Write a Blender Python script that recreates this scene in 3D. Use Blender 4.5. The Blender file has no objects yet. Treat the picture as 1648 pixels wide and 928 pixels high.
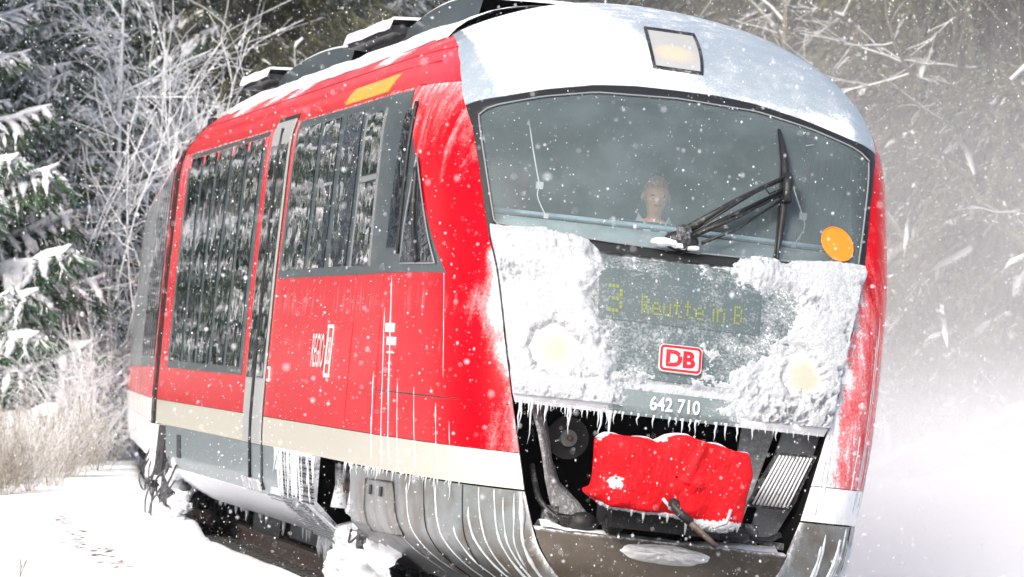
import bpy, math, random
import numpy as np
from mathutils import Matrix, Vector, Euler
from mathutils import noise as mnoise

rng = np.random.default_rng(7)
random.seed(7)
D = bpy.data
SC = bpy.context.scene
COL = SC.collection

# ------------------------------------------------------------------ camera, world, sun
ROLL = 0.11350                      # superelevation of the track: the train leans to its inner side
RY = Matrix.Rotation(ROLL, 4, 'Y')
cam_right = Vector((0.98413, -0.13748, 0.11217))
cam_down = Vector((0.11387, 0.00456, -0.99349))
cam_fwd = Vector((0.13607, 0.99049, 0.02014))
CAM_LOCAL = Vector((-5.915, -33.394, 1.18))
m = Matrix.Identity(4)
for i in range(3):
    m[i][0] = cam_right[i]; m[i][1] = -cam_down[i]; m[i][2] = -cam_fwd[i]; m[i][3] = CAM_LOCAL[i]
cam_data = D.cameras.new('camera')
cam = D.objects.new('camera', cam_data); COL.objects.link(cam)
cam.matrix_world = RY @ m
cam_data.sensor_width = 36.0
cam_data.lens = 36.0 * 10000 / 1648
cam_data.clip_start = 0.5
cam_data.clip_end = 2000
cam_data.dof.use_dof = True
cam_data.dof.focus_distance = 37.5
cam_data.dof.aperture_fstop = 9.0
SC.camera = cam
CW = cam.matrix_world.translation.copy()

SUN_EL, SUN_AZ = 40.0, 218.0        # azimuth measured from +Y towards +X: behind the camera
world = D.worlds.new('World'); SC.world = world; world.use_nodes = True
wn = world.node_tree; wn.nodes.clear()
sky = wn.nodes.new('ShaderNodeTexSky'); sky.sky_type = 'NISHITA'; sky.sun_disc = False
sky.sun_elevation = math.radians(SUN_EL); sky.sun_rotation = math.radians(SUN_AZ)
sky.air_density = 1.0; sky.dust_density = 6.0; sky.ozone_density = 1.0
hsv = wn.nodes.new('ShaderNodeHueSaturation'); hsv.inputs['Saturation'].default_value = 0.85
bg = wn.nodes.new('ShaderNodeBackground'); bg.inputs[1].default_value = 0.15
wo = wn.nodes.new('ShaderNodeOutputWorld')
wn.links.new(sky.outputs[0], hsv.inputs['Color']); wn.links.new(hsv.outputs[0], bg.inputs[0]); wn.links.new(bg.outputs[0], wo.inputs[0])

sd = D.lights.new('sun', 'SUN'); sd.energy = 1.5; sd.angle = math.radians(14); sd.color = (1.0, 0.98, 0.95)
sun = D.objects.new('sun', sd); COL.objects.link(sun)
az, el = math.radians(SUN_AZ), math.radians(SUN_EL)
to_sun = Vector((math.sin(az) * math.cos(el), math.cos(az) * math.cos(el), math.sin(el)))
sun.rotation_euler = to_sun.to_track_quat('Z', 'Y').to_euler()
sun.location = (0, -20, 30)

SC.view_settings.view_transform = 'Standard'
SC.view_settings.look = 'None'
SC.view_settings.exposure = 0.58
SC.view_settings.gamma = 1.0
SC.cycles.max_bounces = 8
SC.cycles.transparent_max_bounces = 8
SC.cycles.volume_bounces = 1
SC.cycles.volume_step_rate = 4
SC.cycles.volume_max_steps = 64

# ------------------------------------------------------------------ materials
def lin(c):
    return tuple(((x / 255) / 12.92 if x / 255 <= .04045 else ((x / 255 + .055) / 1.055) ** 2.4) for x in c)

class NT:
    def __init__(s, mat):
        mat.use_nodes = True; s.t = mat.node_tree; s.t.nodes.clear()
        s.out = s.n('ShaderNodeOutputMaterial')
    def n(s, typ, **kw):
        nd = s.t.nodes.new(typ)
        for k, v in kw.items():
            setattr(nd, k, v)
        return nd
    def l(s, a, b): s.t.links.new(a, b)
    def coord(s, scale=(1, 1, 1)):
        tc = s.n('ShaderNodeTexCoord'); mp = s.n('ShaderNodeMapping'); mp.inputs['Scale'].default_value = scale
        s.l(tc.outputs['Object'], mp.inputs[0]); return mp.outputs[0]
    def noise(s, scale, detail=3, rough=.55, coord=None, dist=0):
        nd = s.n('ShaderNodeTexNoise'); nd.inputs['Scale'].default_value = scale
        nd.inputs['Detail'].default_value = detail; nd.inputs['Roughness'].default_value = rough
        nd.inputs['Distortion'].default_value = dist
        s.l(coord if coord is not None else s.coord(), nd.inputs['Vector']); return nd.outputs[0]
    def math(s, op, a, b=0.0, clamp=False):
        nd = s.n('ShaderNodeMath', operation=op, use_clamp=clamp)
        for i, x in enumerate((a, b)):
            if hasattr(x, 'node'): s.l(x, nd.inputs[i])
            else: nd.inputs[i].default_value = x
        return nd.outputs[0]
    def ramp(s, x, lo, hi):
        nd = s.n('ShaderNodeMapRange'); nd.clamp = True
        nd.interpolation_type = 'SMOOTHSTEP'
        s.l(x, nd.inputs[0]); nd.inputs[1].default_value = lo; nd.inputs[2].default_value = hi
        return nd.outputs[0]
    def mix(s, f, a, b):
        nd = s.n('ShaderNodeMix', data_type='RGBA')
        for i, x in ((0, f), (6, a), (7, b)):
            if hasattr(x, 'node'): s.l(x, nd.inputs[i])
            elif i == 0: nd.inputs[0].default_value = x
            else: nd.inputs[i].default_value = (*x, 1)
        return nd.outputs[2]
    def bsdf(s, base=None, rough=.5, metallic=0, coat=0, spec=.5, emis=None, estr=0):
        b = s.n('ShaderNodeBsdfPrincipled')
        for k, x in (('Base Color', base), ('Roughness', rough), ('Metallic', metallic), ('Coat Weight', coat),
                     ('Specular IOR Level', spec), ('Emission Color', emis), ('Emission Strength', estr)):
            if x is None: continue
            if hasattr(x, 'node'): s.l(x, b.inputs[k])
            elif isinstance(x, tuple): b.inputs[k].default_value = (*x, 1)
            else: b.inputs[k].default_value = x
        b.inputs['Coat Roughness'].default_value = .08
        s.l(b.outputs[0], s.out.inputs[0]); return b
    def bump(s, b, h, strength=.3, dist=.02):
        bp = s.n('ShaderNodeBump'); bp.inputs['Strength'].default_value = strength; bp.inputs['Distance'].default_value = dist
        s.l(h, bp.inputs['Height']); s.l(bp.outputs[0], b.inputs['Normal']); return bp

M = {}
SNOWC = (.84, .86, .895)

def m_simple(name, col, rough=.5, metallic=0, coat=0, var=.15, scale=8, spec=.5, bumps=0):
    mt = D.materials.new(name); t = NT(mt)
    nz = t.noise(scale, 4)
    c = t.mix(t.ramp(nz, .3, .7), tuple(x * (1 - var) for x in col), tuple(min(1, x * (1 + var)) for x in col))
    b = t.bsdf(c, rough, metallic, coat, spec)
    if bumps: t.bump(b, t.noise(scale * 6, 3), bumps, .01)
    M[name] = mt; return mt

def m_iced(name, col, rough=.3, coat=0., metallic=0., grain=70, streak=None, spots=.0, col2=None, base_snow=0.0, spec=.5):
    """painted surface with snow stuck on it where the 'snow' attribute says so"""
    mt = D.materials.new(name); t = NT(mt)
    at = t.n('ShaderNodeAttribute', attribute_name='snow')
    a = at.outputs['Fac']
    fine = t.noise(grain, 4, .7)
    mid = t.noise(grain * .13, 3, .6)
    nz = t.math('ADD', t.math('MULTIPLY', fine, .62), t.math('MULTIPLY', mid, .38))
    if streak:
        st = t.noise(1.0, 4, .65, t.coord(streak), .3)
        nz = t.math('ADD', t.math('MULTIPLY', nz, .45), t.math('MULTIPLY', st, .55))
    # threshold: snow where nz > 1 - a (noise is centred on .5)
    v = t.math('ADD', nz, t.math('MULTIPLY', t.math('ADD', a, base_snow), .6))
    mask = t.ramp(v, .76, .88)
    thin = t.math('MULTIPLY', t.ramp(v, .62, .90), .40)
    mask = t.math('MAXIMUM', mask, thin)
    if spots:
        vo = t.n('ShaderNodeTexVoronoi'); vo.inputs['Scale'].default_value = 22
        t.l(t.coord(), vo.inputs['Vector'])
        sp = t.math('MULTIPLY', t.math('LESS_THAN', vo.outputs['Distance'], .10), spots)
        mask = t.math('MAXIMUM', mask, sp)
    c0 = col
    if col2:
        c0 = t.mix(t.ramp(t.noise(2.2, 5, .65), .35, .68), col, col2)
    c = t.mix(mask, c0, SNOWC)
    r = t.math('ADD', t.math('MULTIPLY', mask, .5), rough, True)
    b = t.bsdf(c, r, metallic, t.math('MULTIPLY', t.math('SUBTRACT', 1.0, mask), coat) if coat else 0, spec)
    t.bump(b, t.math('MULTIPLY', mask, fine), .35, .006)
    M[name] = mt; return mt

RED = (.63, .002, .010)
m_iced('red_paint', RED, .18, .0, grain=60, streak=(7, 7, .9), spec=.05)
m_iced('red_roof_paint', RED, .3, .08, grain=55, streak=(6, .8, 14), spec=.16)
m_iced('cream_paint', (.56, .54, .45), .35, .2, grain=60, streak=(9, 9, 1))
m_iced('cap_paint', (.30, .36, .41), .3, .4, grain=75)
m_iced('skirt_paint', (.20, .225, .235), .4, .1, grain=40, streak=(14, 14, 1.2), col2=(.10, .08, .055), spec=.35)
m_iced('bumper_paint', (.055, .043, .030), .6, 0, grain=40, col2=(.10, .085, .07))
m_iced('side_skirt_paint', (.13, .175, .185), .35, .1, grain=50, streak=(10, 10, 1.5))
m_iced('panel_paint', (.085, .115, .12), .25, .6, grain=60)
m_iced('lip_paint', (.16, .20, .205), .35, .3, grain=60)
m_iced('black_rubber', (.010, .011, .012), .5, 0, grain=50)
m_iced('dark_metal', (.018, .018, .019), .55, 0, metallic=.2, grain=40)
m_iced('cowl_paint', (.035, .055, .065), .35, .2, grain=50)
m_iced('grey_metal', (.22, .24, .25), .45, 0, metallic=.1, grain=40)
m_iced('door_metal', (.42, .44, .43), .35, .2, grain=50, streak=(14, 14, 1))
m_iced('frame_paint', (.05, .075, .08), .3, .3, grain=55, streak=(10, 10, 1.2))
m_simple('cavity_black', (.006, .006, .006), .95, spec=.1)
m_simple('yellow_paint', (.90, .47, .0), .35, coat=.4, var=.1)
m_simple('white_paint', (.80, .80, .78), .4, var=.03)
m_simple('sign_red', (.72, .005, .02), .4, var=.03)
m_simple('orange_plastic', (.85, .25, .02), .4, var=.05)
m_simple('rust_metal', (.13, .095, .075), .6, metallic=.3, var=.4, scale=20)
m_simple('steel', (.35, .34, .33), .4, metallic=.8, var=.2, scale=20)
m_simple('ballast', (.065, .066, .064), .9, var=.5, scale=14, bumps=.8)
m_simple('skin', (.85, .43, .25), .5, var=.08, scale=30)
m_simple('hair', (.60, .36, .22), .7, var=.3, scale=60)
m_simple('shirt', (.62, .66, .70), .8, var=.05)
m_simple('jacket', (.07, .10, .11), .9)
m_simple('eye', (.28, .16, .11), .8, spec=.1)
m_simple('lip', (.5, .16, .14), .5)
m_simple('seat_red', (.42, .06, .06), .85)
m_simple('cab_wall', (.15, .18, .195), .8)
m_simple('cab_desk', (.33, .40, .42), .6)
m_simple('cab_rail', (.34, .46, .54), .4)
m_simple('cord', (.75, .75, .72), .6)
m_simple('bark', (.10, .085, .07), .9, var=.5, scale=14, bumps=.6)

def mat_tarp():
    mt = D.materials.new('red_tarp'); t = NT(mt)
    n1 = t.noise(5, 4); fine = t.noise(45, 4, .7)
    at = t.n('ShaderNodeAttribute', attribute_name='snow')
    v = t.math('ADD', fine, t.math('MULTIPLY', at.outputs['Fac'], .6))
    mask = t.ramp(v, .74, .86)
    c = t.mix(t.ramp(n1, .3, .7), (.55, .003, .008), (.74, .006, .014))
    b = t.bsdf(t.mix(mask, c, SNOWC), .6, 0, 0, .2)
    t.bump(b, t.math('ADD', n1, t.math('MULTIPLY', t.noise(14, 4, .6, t.coord((1, 1, .45)), 1.2), .5)), .75, .045)
    M['red_tarp'] = mt
mat_tarp()

def mat_snow(name, col=SNOWC, grain=30, bump=.4, sss=.0, dirt_veil=0.0):
    mt = D.materials.new(name); t = NT(mt)
    nz = t.noise(grain, 5, .7)
    c = t.mix(t.ramp(nz, .35, .7), tuple(x * (.93 - dirt_veil) for x in col), col)
    b = t.bsdf(c, .75, 0, 0, .25)
    t.bump(b, nz, bump, .02)
    M[name] = mt
mat_snow('snow')
mat_snow('crust_snow', (.71, .75, .795), 95, .8, dirt_veil=.26)
mat_snow('tree_snow', (.86, .88, .92), 12, .3)

def mat_ground():
    mt = D.materials.new('ground_snow'); t = NT(mt)
    nz = t.noise(.9, 5, .6); fine = t.noise(14, 4, .6)
    c = t.mix(t.ramp(nz, .3, .75), (.83, .855, .89), (.88, .895, .92))
    b = t.bsdf(c, .8, 0, 0, .2)
    t.bump(b, t.math('ADD', nz, t.math('MULTIPLY', fine, .15)), .35, .08)
    M['ground_snow'] = mt
    mt = D.materials.new('forest_floor'); t = NT(mt)
    nz = t.noise(2.5, 6, .7)
    c = t.mix(t.ramp(nz, .44, .56), (.045, .045, .03), (.55, .57, .60))
    t.bsdf(c, .9); M['forest_floor'] = mt
mat_ground()

def mat_ice():
    mt = D.materials.new('ice'); t = NT(mt)
    c = t.mix(t.ramp(t.noise(25, 3), .3, .7), (.62, .70, .76), (.86, .89, .92))
    b = t.bsdf(c, .25, 0, .3); b.inputs['Transmission Weight'].default_value = .25; b.inputs['IOR'].default_value = 1.31
    M['ice'] = mt
mat_ice()

def mat_side_glass():
    mt = D.materials.new('side_glass'); t = NT(mt)
    w = t.noise(1.0, 1, .4, t.coord((1.6, 1.6, 3.2)), .2)
    w2 = t.noise(1.0, 1, .5, t.coord((7, 7, 2.0)))
    b = t.bsdf((.006, .011, .012), .01, 0, 0, .8); b.inputs['IOR'].default_value = 1.6
    t.bump(b, t.math('ADD', w, t.math('MULTIPLY', w2, .07)), .8, .0065)
    M['side_glass'] = mt
mat_side_glass()

def mat_windscreen():
    mt = D.materials.new('windscreen_glass'); t = NT(mt)
    tr = t.n('ShaderNodeBsdfTransparent'); tr.inputs[0].default_value = (.80, .84, .86, 1)
    gl = t.n('ShaderNodeBsdfGlossy'); gl.inputs['Roughness'].default_value = .03
    fr = t.n('ShaderNodeFresnel'); fr.inputs[0].default_value = 1.5
    m1 = t.n('ShaderNodeMixShader'); t.l(fr.outputs[0], m1.inputs[0]); t.l(tr.outputs[0], m1.inputs[1]); t.l(gl.outputs[0], m1.inputs[2])
    df = t.n('ShaderNodeBsdfDiffuse'); df.inputs[0].default_value = (.38, .49, .515, 1)
    m2 = t.n('ShaderNodeMixShader')
    dirt_veil = t.math('ADD', t.math('MULTIPLY', t.ramp(t.noise(3, 5, .6), .3, .8), .10), .165)  # thin dirt film; its grey-teal also paints in the reflected sky haze
    t.l(dirt_veil, m2.inputs[0]); t.l(m1.outputs[0], m2.inputs[1]); t.l(df.outputs[0], m2.inputs[2])
    t.l(m2.outputs[0], t.out.inputs[0]); M['windscreen_glass'] = mt
mat_windscreen()

def mat_display():
    mt = D.materials.new('display_glass'); t = NT(mt)
    t.bsdf((.085, .115, .12), .22, 0, .3); M['display_glass'] = mt
    mt = D.materials.new('led_yellow'); t = NT(mt)
    t.bsdf((.20, .235, .06), .5, emis=(.62, .72, .16), estr=.02); M['led_yellow'] = mt
mat_display()

def mat_lamp(name, c0, c1, s0, r, rim=SNOWC):
    """frosted lamp lens: the bulb glows through the snow stuck on the glass (object coords centred on the bulb)"""
    mt = D.materials.new(name); t = NT(mt)
    tc = t.n('ShaderNodeTexCoord'); ln = t.n('ShaderNodeVectorMath', operation='LENGTH')
    t.l(tc.outputs['Object'], ln.inputs[0])
    d = t.math('ADD', ln.outputs['Value'], t.math('MULTIPLY', t.math('SUBTRACT', t.noise(28, 4, .7), .5), r * .5))
    g = t.math('SUBTRACT', 1.0, t.ramp(d, r * .35, r))
    b = t.bsdf(t.mix(g, rim, c1), .5, 0, 0, .3, emis=c0, estr=t.math('MULTIPLY', g, s0))
    M[name] = mt
mat_lamp('headlamp_glow', (1.0, .77, .56), (.15, .15, .15), .53, .165, (.76, .785, .82))
mat_lamp('top_lamp_glow', (1.0, .74, .48), (.14, .14, .14), .56, .16, (.40, .41, .405))

def mat_needles(name, a, b_, frost=.2):
    mt = D.materials.new(name); t = NT(mt)
    nz = t.noise(1.3, 4, .7); geo = t.n('ShaderNodeNewGeometry')
    c = t.mix(t.ramp(nz, .35, .65), a, b_)
    sep = t.n('ShaderNodeSeparateXYZ'); t.l(geo.outputs['Normal'], sep.inputs[0])
    up = t.math('ABSOLUTE', sep.outputs[2])
    mk = t.math('MULTIPLY', t.ramp(t.math('ADD', up, t.math('MULTIPLY', t.noise(6, 3), .8)), 1.25 - frost, 1.45 - frost), .85)
    t.bsdf(t.mix(mk, c, SNOWC), .7, 0, 0, .2); M[name] = mt
mat_needles('needles', (.04, .095, .06), (.09, .15, .085), .42)
mat_needles('needles_brown', (.055, .075, .038), (.13, .12, .055), .02)

def mat_twig(name, bark, frost):
    """bark below, snow lying on the upper side of every twig"""
    mt = D.materials.new(name); t = NT(mt)
    geo = t.n('ShaderNodeNewGeometry'); sep = t.n('ShaderNodeSeparateXYZ'); t.l(geo.outputs['Normal'], sep.inputs[0])
    v = t.math('ADD', sep.outputs[2], t.math('MULTIPLY', t.noise(5, 3), 1.0))
    mk = t.ramp(v, .95 - frost, 1.15 - frost)
    t.bsdf(t.mix(mk, bark, SNOWC), .8, 0, 0, .2); M[name] = mt
mat_twig('frosted_twig', (.16, .165, .115), 1.45)
mat_twig('brown_twig', (.24, .19, .105), .55)
mat_twig('grey_twig', (.19, .175, .125), .05)

# ------------------------------------------------------------------ geometry helpers
class Geo:
    def __init__(s): s.v = []; s.f = []; s.n = 0; s.a = []; s.smooth = []
    def add(s, v, f, a=None, smooth=True):
        v = np.asarray(v, float).reshape(-1, 3)
        s.v.append(v); s.f += [tuple(int(i) + s.n for i in q) for q in f]; s.smooth += [smooth] * len(f)
        s.a.append(np.zeros(len(v)) if a is None else np.asarray(a, float).reshape(-1)); s.n += len(v)
    def grid(s, P, a=None, depth=0.0, flip=False, inward=None, smooth=True):
        """sheet from a (rows, cols, 3) array; depth > 0 adds a rim running back along 'inward' so that it has thickness"""
        P = np.asarray(P, float); nr, nc = P.shape[:2]
        idx = np.arange(nr * nc).reshape(nr, nc)
        q = np.stack([idx[:-1, :-1], idx[:-1, 1:], idx[1:, 1:], idx[1:, :-1]], -1).reshape(-1, 4)
        if flip: q = q[:, ::-1]
        s.add(P, q.tolist(), a, smooth)
        if depth:
            if inward is None:
                du = np.gradient(P, axis=1); dv = np.gradient(P, axis=0)
                nrm = np.cross(du, dv); nrm /= np.linalg.norm(nrm, axis=-1, keepdims=True) + 1e-12
                inward = nrm * (1 if flip else -1)
            else:
                inward = np.broadcast_to(np.asarray(inward, float), P.shape)
            ring = list(idx[0, :]) + list(idx[1:, -1]) + list(idx[-1, -2::-1]) + list(idx[-2:0:-1, 0])
            R0 = P.reshape(-1, 3)[ring]; R1 = R0 + inward.reshape(-1, 3)[ring] * depth
            n = len(ring); fs = []
            for i in range(n):
                j = (i + 1) % n
                fq = (i, i + n, j + n, j) if not flip else (i, j, j + n, i + n)
                fs.append(fq)
            aa = None if a is None else np.tile(np.asarray(a).reshape(-1)[ring], 2)
            s.add(np.concatenate([R0, R1]), fs, aa, False)
    def box(s, lo, hi, R=None, t=None, a=0):
        x0, y0, z0 = lo; x1, y1, z1 = hi
        v = np.array([(x0, y0, z0), (x1, y0, z0), (x1, y1, z0), (x0, y1, z0), (x0, y0, z1), (x1, y0, z1), (x1, y1, z1), (x0, y1, z1)], float)
        if R is not None: v = v @ np.asarray(R).T
        if t is not None: v = v + np.asarray(t)
        s.add(v, [(0, 3, 2, 1), (4, 5, 6, 7), (0, 1, 5, 4), (1, 2, 6, 5), (2, 3, 7, 6), (3, 0, 4, 7)], np.full(8, a), False)
    def prism(s, poly, y0, y1, axis=1, a=0):
        """polygon in the two other axes extruded along 'axis'"""
        n = len(poly); v = []
        for y in (y0, y1):
            for p in poly:
                q = [p[0], p[1]]; q.insert(axis, y); v.append(q)
        f = [tuple(range(n)), tuple(range(2 * n - 1, n - 1, -1))] + [(i, i + n, (i + 1) % n + n, (i + 1) % n) for i in range(n)]
        s.add(v, f, np.full(2 * n, a), False)
    def tube(s, path, rad, n=6, cap=True, a=0, flat=1.0):
        P = np.asarray(path, float); k = len(P)
        rad = np.broadcast_to(np.asarray(rad, float), (k,))
        T = np.gradient(P, axis=0); T /= np.linalg.norm(T, axis=1, keepdims=True) + 1e-12
        ref = np.array([0, 0, 1.]) if abs(T[:, 2]).max() < .9 else np.array([.31, .95, .05])
        A = np.cross(T, ref); A /= np.linalg.norm(A, axis=1, keepdims=True) + 1e-9
        B = np.cross(T, A)
        th = np.linspace(0, 2 * math.pi, n, endpoint=False)
        V = P[:, None] + rad[:, None, None] * (np.cos(th)[None, :, None] * A[:, None] + flat * np.sin(th)[None, :, None] * B[:, None])
        f = []
        for i in range(k - 1):
            for j in range(n):
                j2 = (j + 1) % n
                f.append((i * n + j, i * n + j2, (i + 1) * n + j2, (i + 1) * n + j))
        if cap: f.append(tuple(range(n))[::-1]); f.append(tuple((k - 1) * n + j for j in range(n)))
        s.add(V, f, np.full(k * n, a))
    def ball(s, c, r, nu=10, nv=6, a=0, sc=(1, 1, 1), lump=0, seed=0):
        V = [(0, 0, -1)]
        for i in range(1, nv):
            t = math.pi * i / nv
            for j in range(nu):
                p = 2 * math.pi * j / nu
                V.append((math.sin(t) * math.cos(p), math.sin(t) * math.sin(p), -math.cos(t)))
        V.append((0, 0, 1)); V = np.array(V)
        if lump:
            V = V * (1 + lump * np.array([[mnoise.noise(Vector(v) * 1.7 + Vector((seed, 0, 0)))] for v in V]))
        V = V * r * np.array(sc) + np.array(c)
        f = []; L = len(V) - 1
        for j in range(nu): f.append((0, 1 + (j + 1) % nu, 1 + j)); f.append((L, L - nu + j, L - nu + (j + 1) % nu))
        for i in range(nv - 2):
            for j in range(nu):
                a0 = 1 + i * nu + j; a1 = 1 + i * nu + (j + 1) % nu
                f.append((a0, a1, a1 + nu, a0 + nu))
        s.add(V, f, np.full(len(V), a))
    def disc(s, c, r, axis=1, depth=.03, n=28, a=0, tilt=None):
        th = np.linspace(0, 2 * math.pi, n, endpoint=False)
        V = []
        for d_ in (0, depth):
            for q in th:
                p = [r * math.cos(q), r * math.sin(q)]; p.insert(axis, d_); V.append(p)
        V = np.array(V)
        if tilt is not None: V = V @ np.array(tilt).T
        V = V + np.array(c)
        f = [tuple(range(n)), tuple(range(2 * n - 1, n - 1, -1))] + [(i, i + n, (i + 1) % n + n, (i + 1) % n) for i in range(n)]
        s.add(V, f, np.full(2 * n, a), False)
    def build(s, name, mat, parent=None, **props):
        me = D.meshes.new(name)
        V = np.concatenate(s.v) if s.v else np.zeros((0, 3))
        me.from_pydata(V.tolist(), [], s.f)
        me.polygons.foreach_set('use_smooth', s.smooth)
        A = np.concatenate(s.a)
        if A.any():
            at = me.attributes.new('snow', 'FLOAT', 'POINT'); at.data.foreach_set('value', A.astype(np.float32))
        me.materials.append(M[mat]); me.update()
        o = D.objects.new(name, me); COL.objects.link(o)
        if parent: o.parent = parent
        for k, v in props.items(): o[k] = v
        return o

def big_mesh(name, V, F, mat, parent=None, smooth=False, **props):
    """fast path for triangle or quad soups"""
    me = D.meshes.new(name); F = np.asarray(F); k = F.shape[1]
    me.vertices.add(len(V)); me.vertices.foreach_set('co', np.asarray(V, np.float32).ravel())
    me.loops.add(F.size); me.loops.foreach_set('vertex_index', F.astype(np.int32).ravel())
    me.polygons.add(len(F)); me.polygons.foreach_set('loop_start', np.arange(len(F), dtype=np.int32) * k)
    me.polygons.foreach_set('loop_total', np.full(len(F), k, np.int32))
    me.polygons.foreach_set('use_smooth', np.full(len(F), smooth))
    me.materials.append(M[mat]); me.update(calc_edges=True); me.validate()
    o = D.objects.new(name, me); COL.objects.link(o)
    if parent: o.parent = parent
    for k_, v in props.items(): o[k_] = v
    return o

def empty(name, loc=(0, 0, 0), rot=(0, 0, 0), label=None, cat=None, group=None):
    o = D.objects.new(name, None); COL.objects.link(o); o.location = loc; o.rotation_euler = rot
    o.empty_display_size = .2
    if label: o['label'] = label
    if cat: o['category'] = cat
    if group: o['group'] = group
    return o

def tag(o, label, cat, group=None):
    o['label'] = label; o['category'] = cat
    if group: o['group'] = group
    return o

def text_mesh(name, txt, size, mat, parent, pos_fn, bold=.0, sx=1.0, thick=.003):
    """letters laid out in (u, v) metres and mapped onto a surface by pos_fn(u, v, h)"""
    cu = D.curves.new(name, 'FONT'); cu.body = txt; cu.size = size; cu.offset = bold; cu.resolution_u = 4
    o = D.objects.new(name, cu); COL.objects.link(o)
    dg = bpy.context.evaluated_depsgraph_get(); me = D.meshes.new_from_object(o.evaluated_get(dg))
    n = len(me.vertices); co = np.zeros(n * 3); me.vertices.foreach_get('co', co); co = co.reshape(-1, 3)
    co[:, 0] *= sx
    co[:, 0] -= (co[:, 0].min() + co[:, 0].max()) / 2; co[:, 1] -= (co[:, 1].min() + co[:, 1].max()) / 2
    F = [tuple(p.vertices) for p in me.polygons]
    D.objects.remove(o); D.curves.remove(cu); D.meshes.remove(me)
    g = Geo()
    top = np.array([pos_fn(x, y, thick) for x, y, _ in co])
    g.add(top, F, None, False)
    return g.build(name, mat, parent)

def fbm(x, y, z=0., o=4):
    return mnoise.fractal(Vector((x, y, z)), 1.0, 2.0, o)

def vnoise(X, Y, seed=0, octaves=5, lac=2.0, gain=.55):
    """vectorised value noise, about 0..1"""
    r = np.random.default_rng(seed); tab = r.random((256, 256))
    out = np.zeros_like(X, float); amp = 1; tot = 0; x = X.copy(); y = Y.copy()
    for _ in range(octaves):
        xi = np.floor(x).astype(int); yi = np.floor(y).astype(int); fx = x - xi; fy = y - yi
        fx = fx * fx * (3 - 2 * fx); fy = fy * fy * (3 - 2 * fy)
        t = lambda a, b: tab[a % 256, b % 256]
        out += amp * ((t(xi, yi) * (1 - fx) + t(xi + 1, yi) * fx) * (1 - fy) + (t(xi, yi + 1) * (1 - fx) + t(xi + 1, yi + 1) * fx) * fy)
        tot += amp; amp *= gain; x = x * lac + 17.3; y = y * lac + 5.1
    return out / tot

def sstep(a, b, x):
    t = np.clip((np.asarray(x, float) - a) / (b - a), 0, 1); return t * t * (3 - 2 * t)
def lerp(a, b, t): return a + (b - a) * t

# ------------------------------------------------------------------ ground, track, hillsides (world coordinates)
RADIUS, YC = 337.0, 13.4
def track_d(x, y):                      # signed distance from the track centre line, + = inner (right) side
    return RADIUS + .08 - np.hypot(np.asarray(x, float) - RADIUS, np.asarray(y, float) - YC)
def track_pt(d, y0):                    # point at offset d beside the track at about y0
    a = math.asin((y0 - YC) / RADIUS); r = RADIUS - d
    return RADIUS - r * math.cos(a), YC + r * math.sin(a)
def ground_z(x, y):
    x = np.asarray(x, float); y = np.asarray(y, float); d = track_d(x, y)
    ed = 1.36 - .42 * sstep(12, 23, y)
    flat = .05 + .10 * (vnoise(x * .22, y * .22, 3, 3) - .5) + .07 * sstep(-3.5, -1.8, d)
    bed = -np.sin(ROLL) * d - .34
    right = -.35 - .15 * sstep(1.5, 4, d) + .15 * (vnoise(x * .3, y * .3, 4, 3) - .5)
    z = flat * sstep(.05, -.06, d + ed) + bed * (sstep(-.06, .05, d + ed) - sstep(1.5, 1.75, d)) + right * sstep(1.5, 1.75, d)
    start = 3.6 + 24 * sstep(31, 8, y)
    up = np.maximum(0, -d - start)
    z = z + .62 * up * sstep(0, 3, up) * np.where(up < 40, 1, 40 / np.maximum(up, 1)) + .5 * (vnoise(x * .4, y * .4, 9, 4) - .5) * sstep(0, 2, up)
    upr = np.maximum(0, d - 7 - 20 * sstep(30, 5, y))
    z = z + .35 * np.minimum(upr, 60) * sstep(0, 3, upr)
    return z
def gz(x, y): return float(ground_z(np.array([x]), np.array([y]))[0])

def build_ground():
    def axis(lo, hi, c0, c1, fine, coarse):
        a = list(np.arange(c0, c1, fine)); x = c0; st = fine
        left = []
        while x > lo: st = min(st * 1.18, coarse); x -= st; left.append(x)
        x = a[-1]; st = fine; rt = []
        while x < hi: st = min(st * 1.18, coarse); x += st; rt.append(x)
        return np.array(left[::-1] + a + rt)
    xs = axis(-320, 340, -5, 3.5, .09, 16); ys = axis(-320, 420, -3, 45, .3, 16)
    X, Y = np.meshgrid(xs, ys); Z = ground_z(X, Y)
    P = np.stack([X, Y, Z], -1); nr, nc = X.shape
    idx = np.arange(nr * nc).reshape(nr, nc)
    q = np.stack([idx[:-1, :-1], idx[:-1, 1:], idx[1:, 1:], idx[1:, :-1]], -1).reshape(-1, 4)
    o = big_mesh('snowy_ground', P.reshape(-1, 3), q, 'ground_snow', smooth=True, kind='structure')
    me = o.data; me.materials.append(M['forest_floor']); me.materials.append(M['ballast'])
    c = P.reshape(-1, 3)[q].mean(1); d = track_d(c[:, 0], c[:, 1])
    start = 3.6 + 24 * sstep(31, 8, c[:, 1])
    mi = np.where(-d > start + .8, 1, 0); mi = np.where(d > 9 + 20 * sstep(30, 5, c[:, 1]), 1, mi)
    mi = np.where((d > -(1.38 - .42 * sstep(12, 23, c[:, 1]))) & (d < 1.6), 2, mi)
    me.polygons.foreach_set('material_index', mi.astype(np.int32)); me.update()
build_ground()

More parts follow.
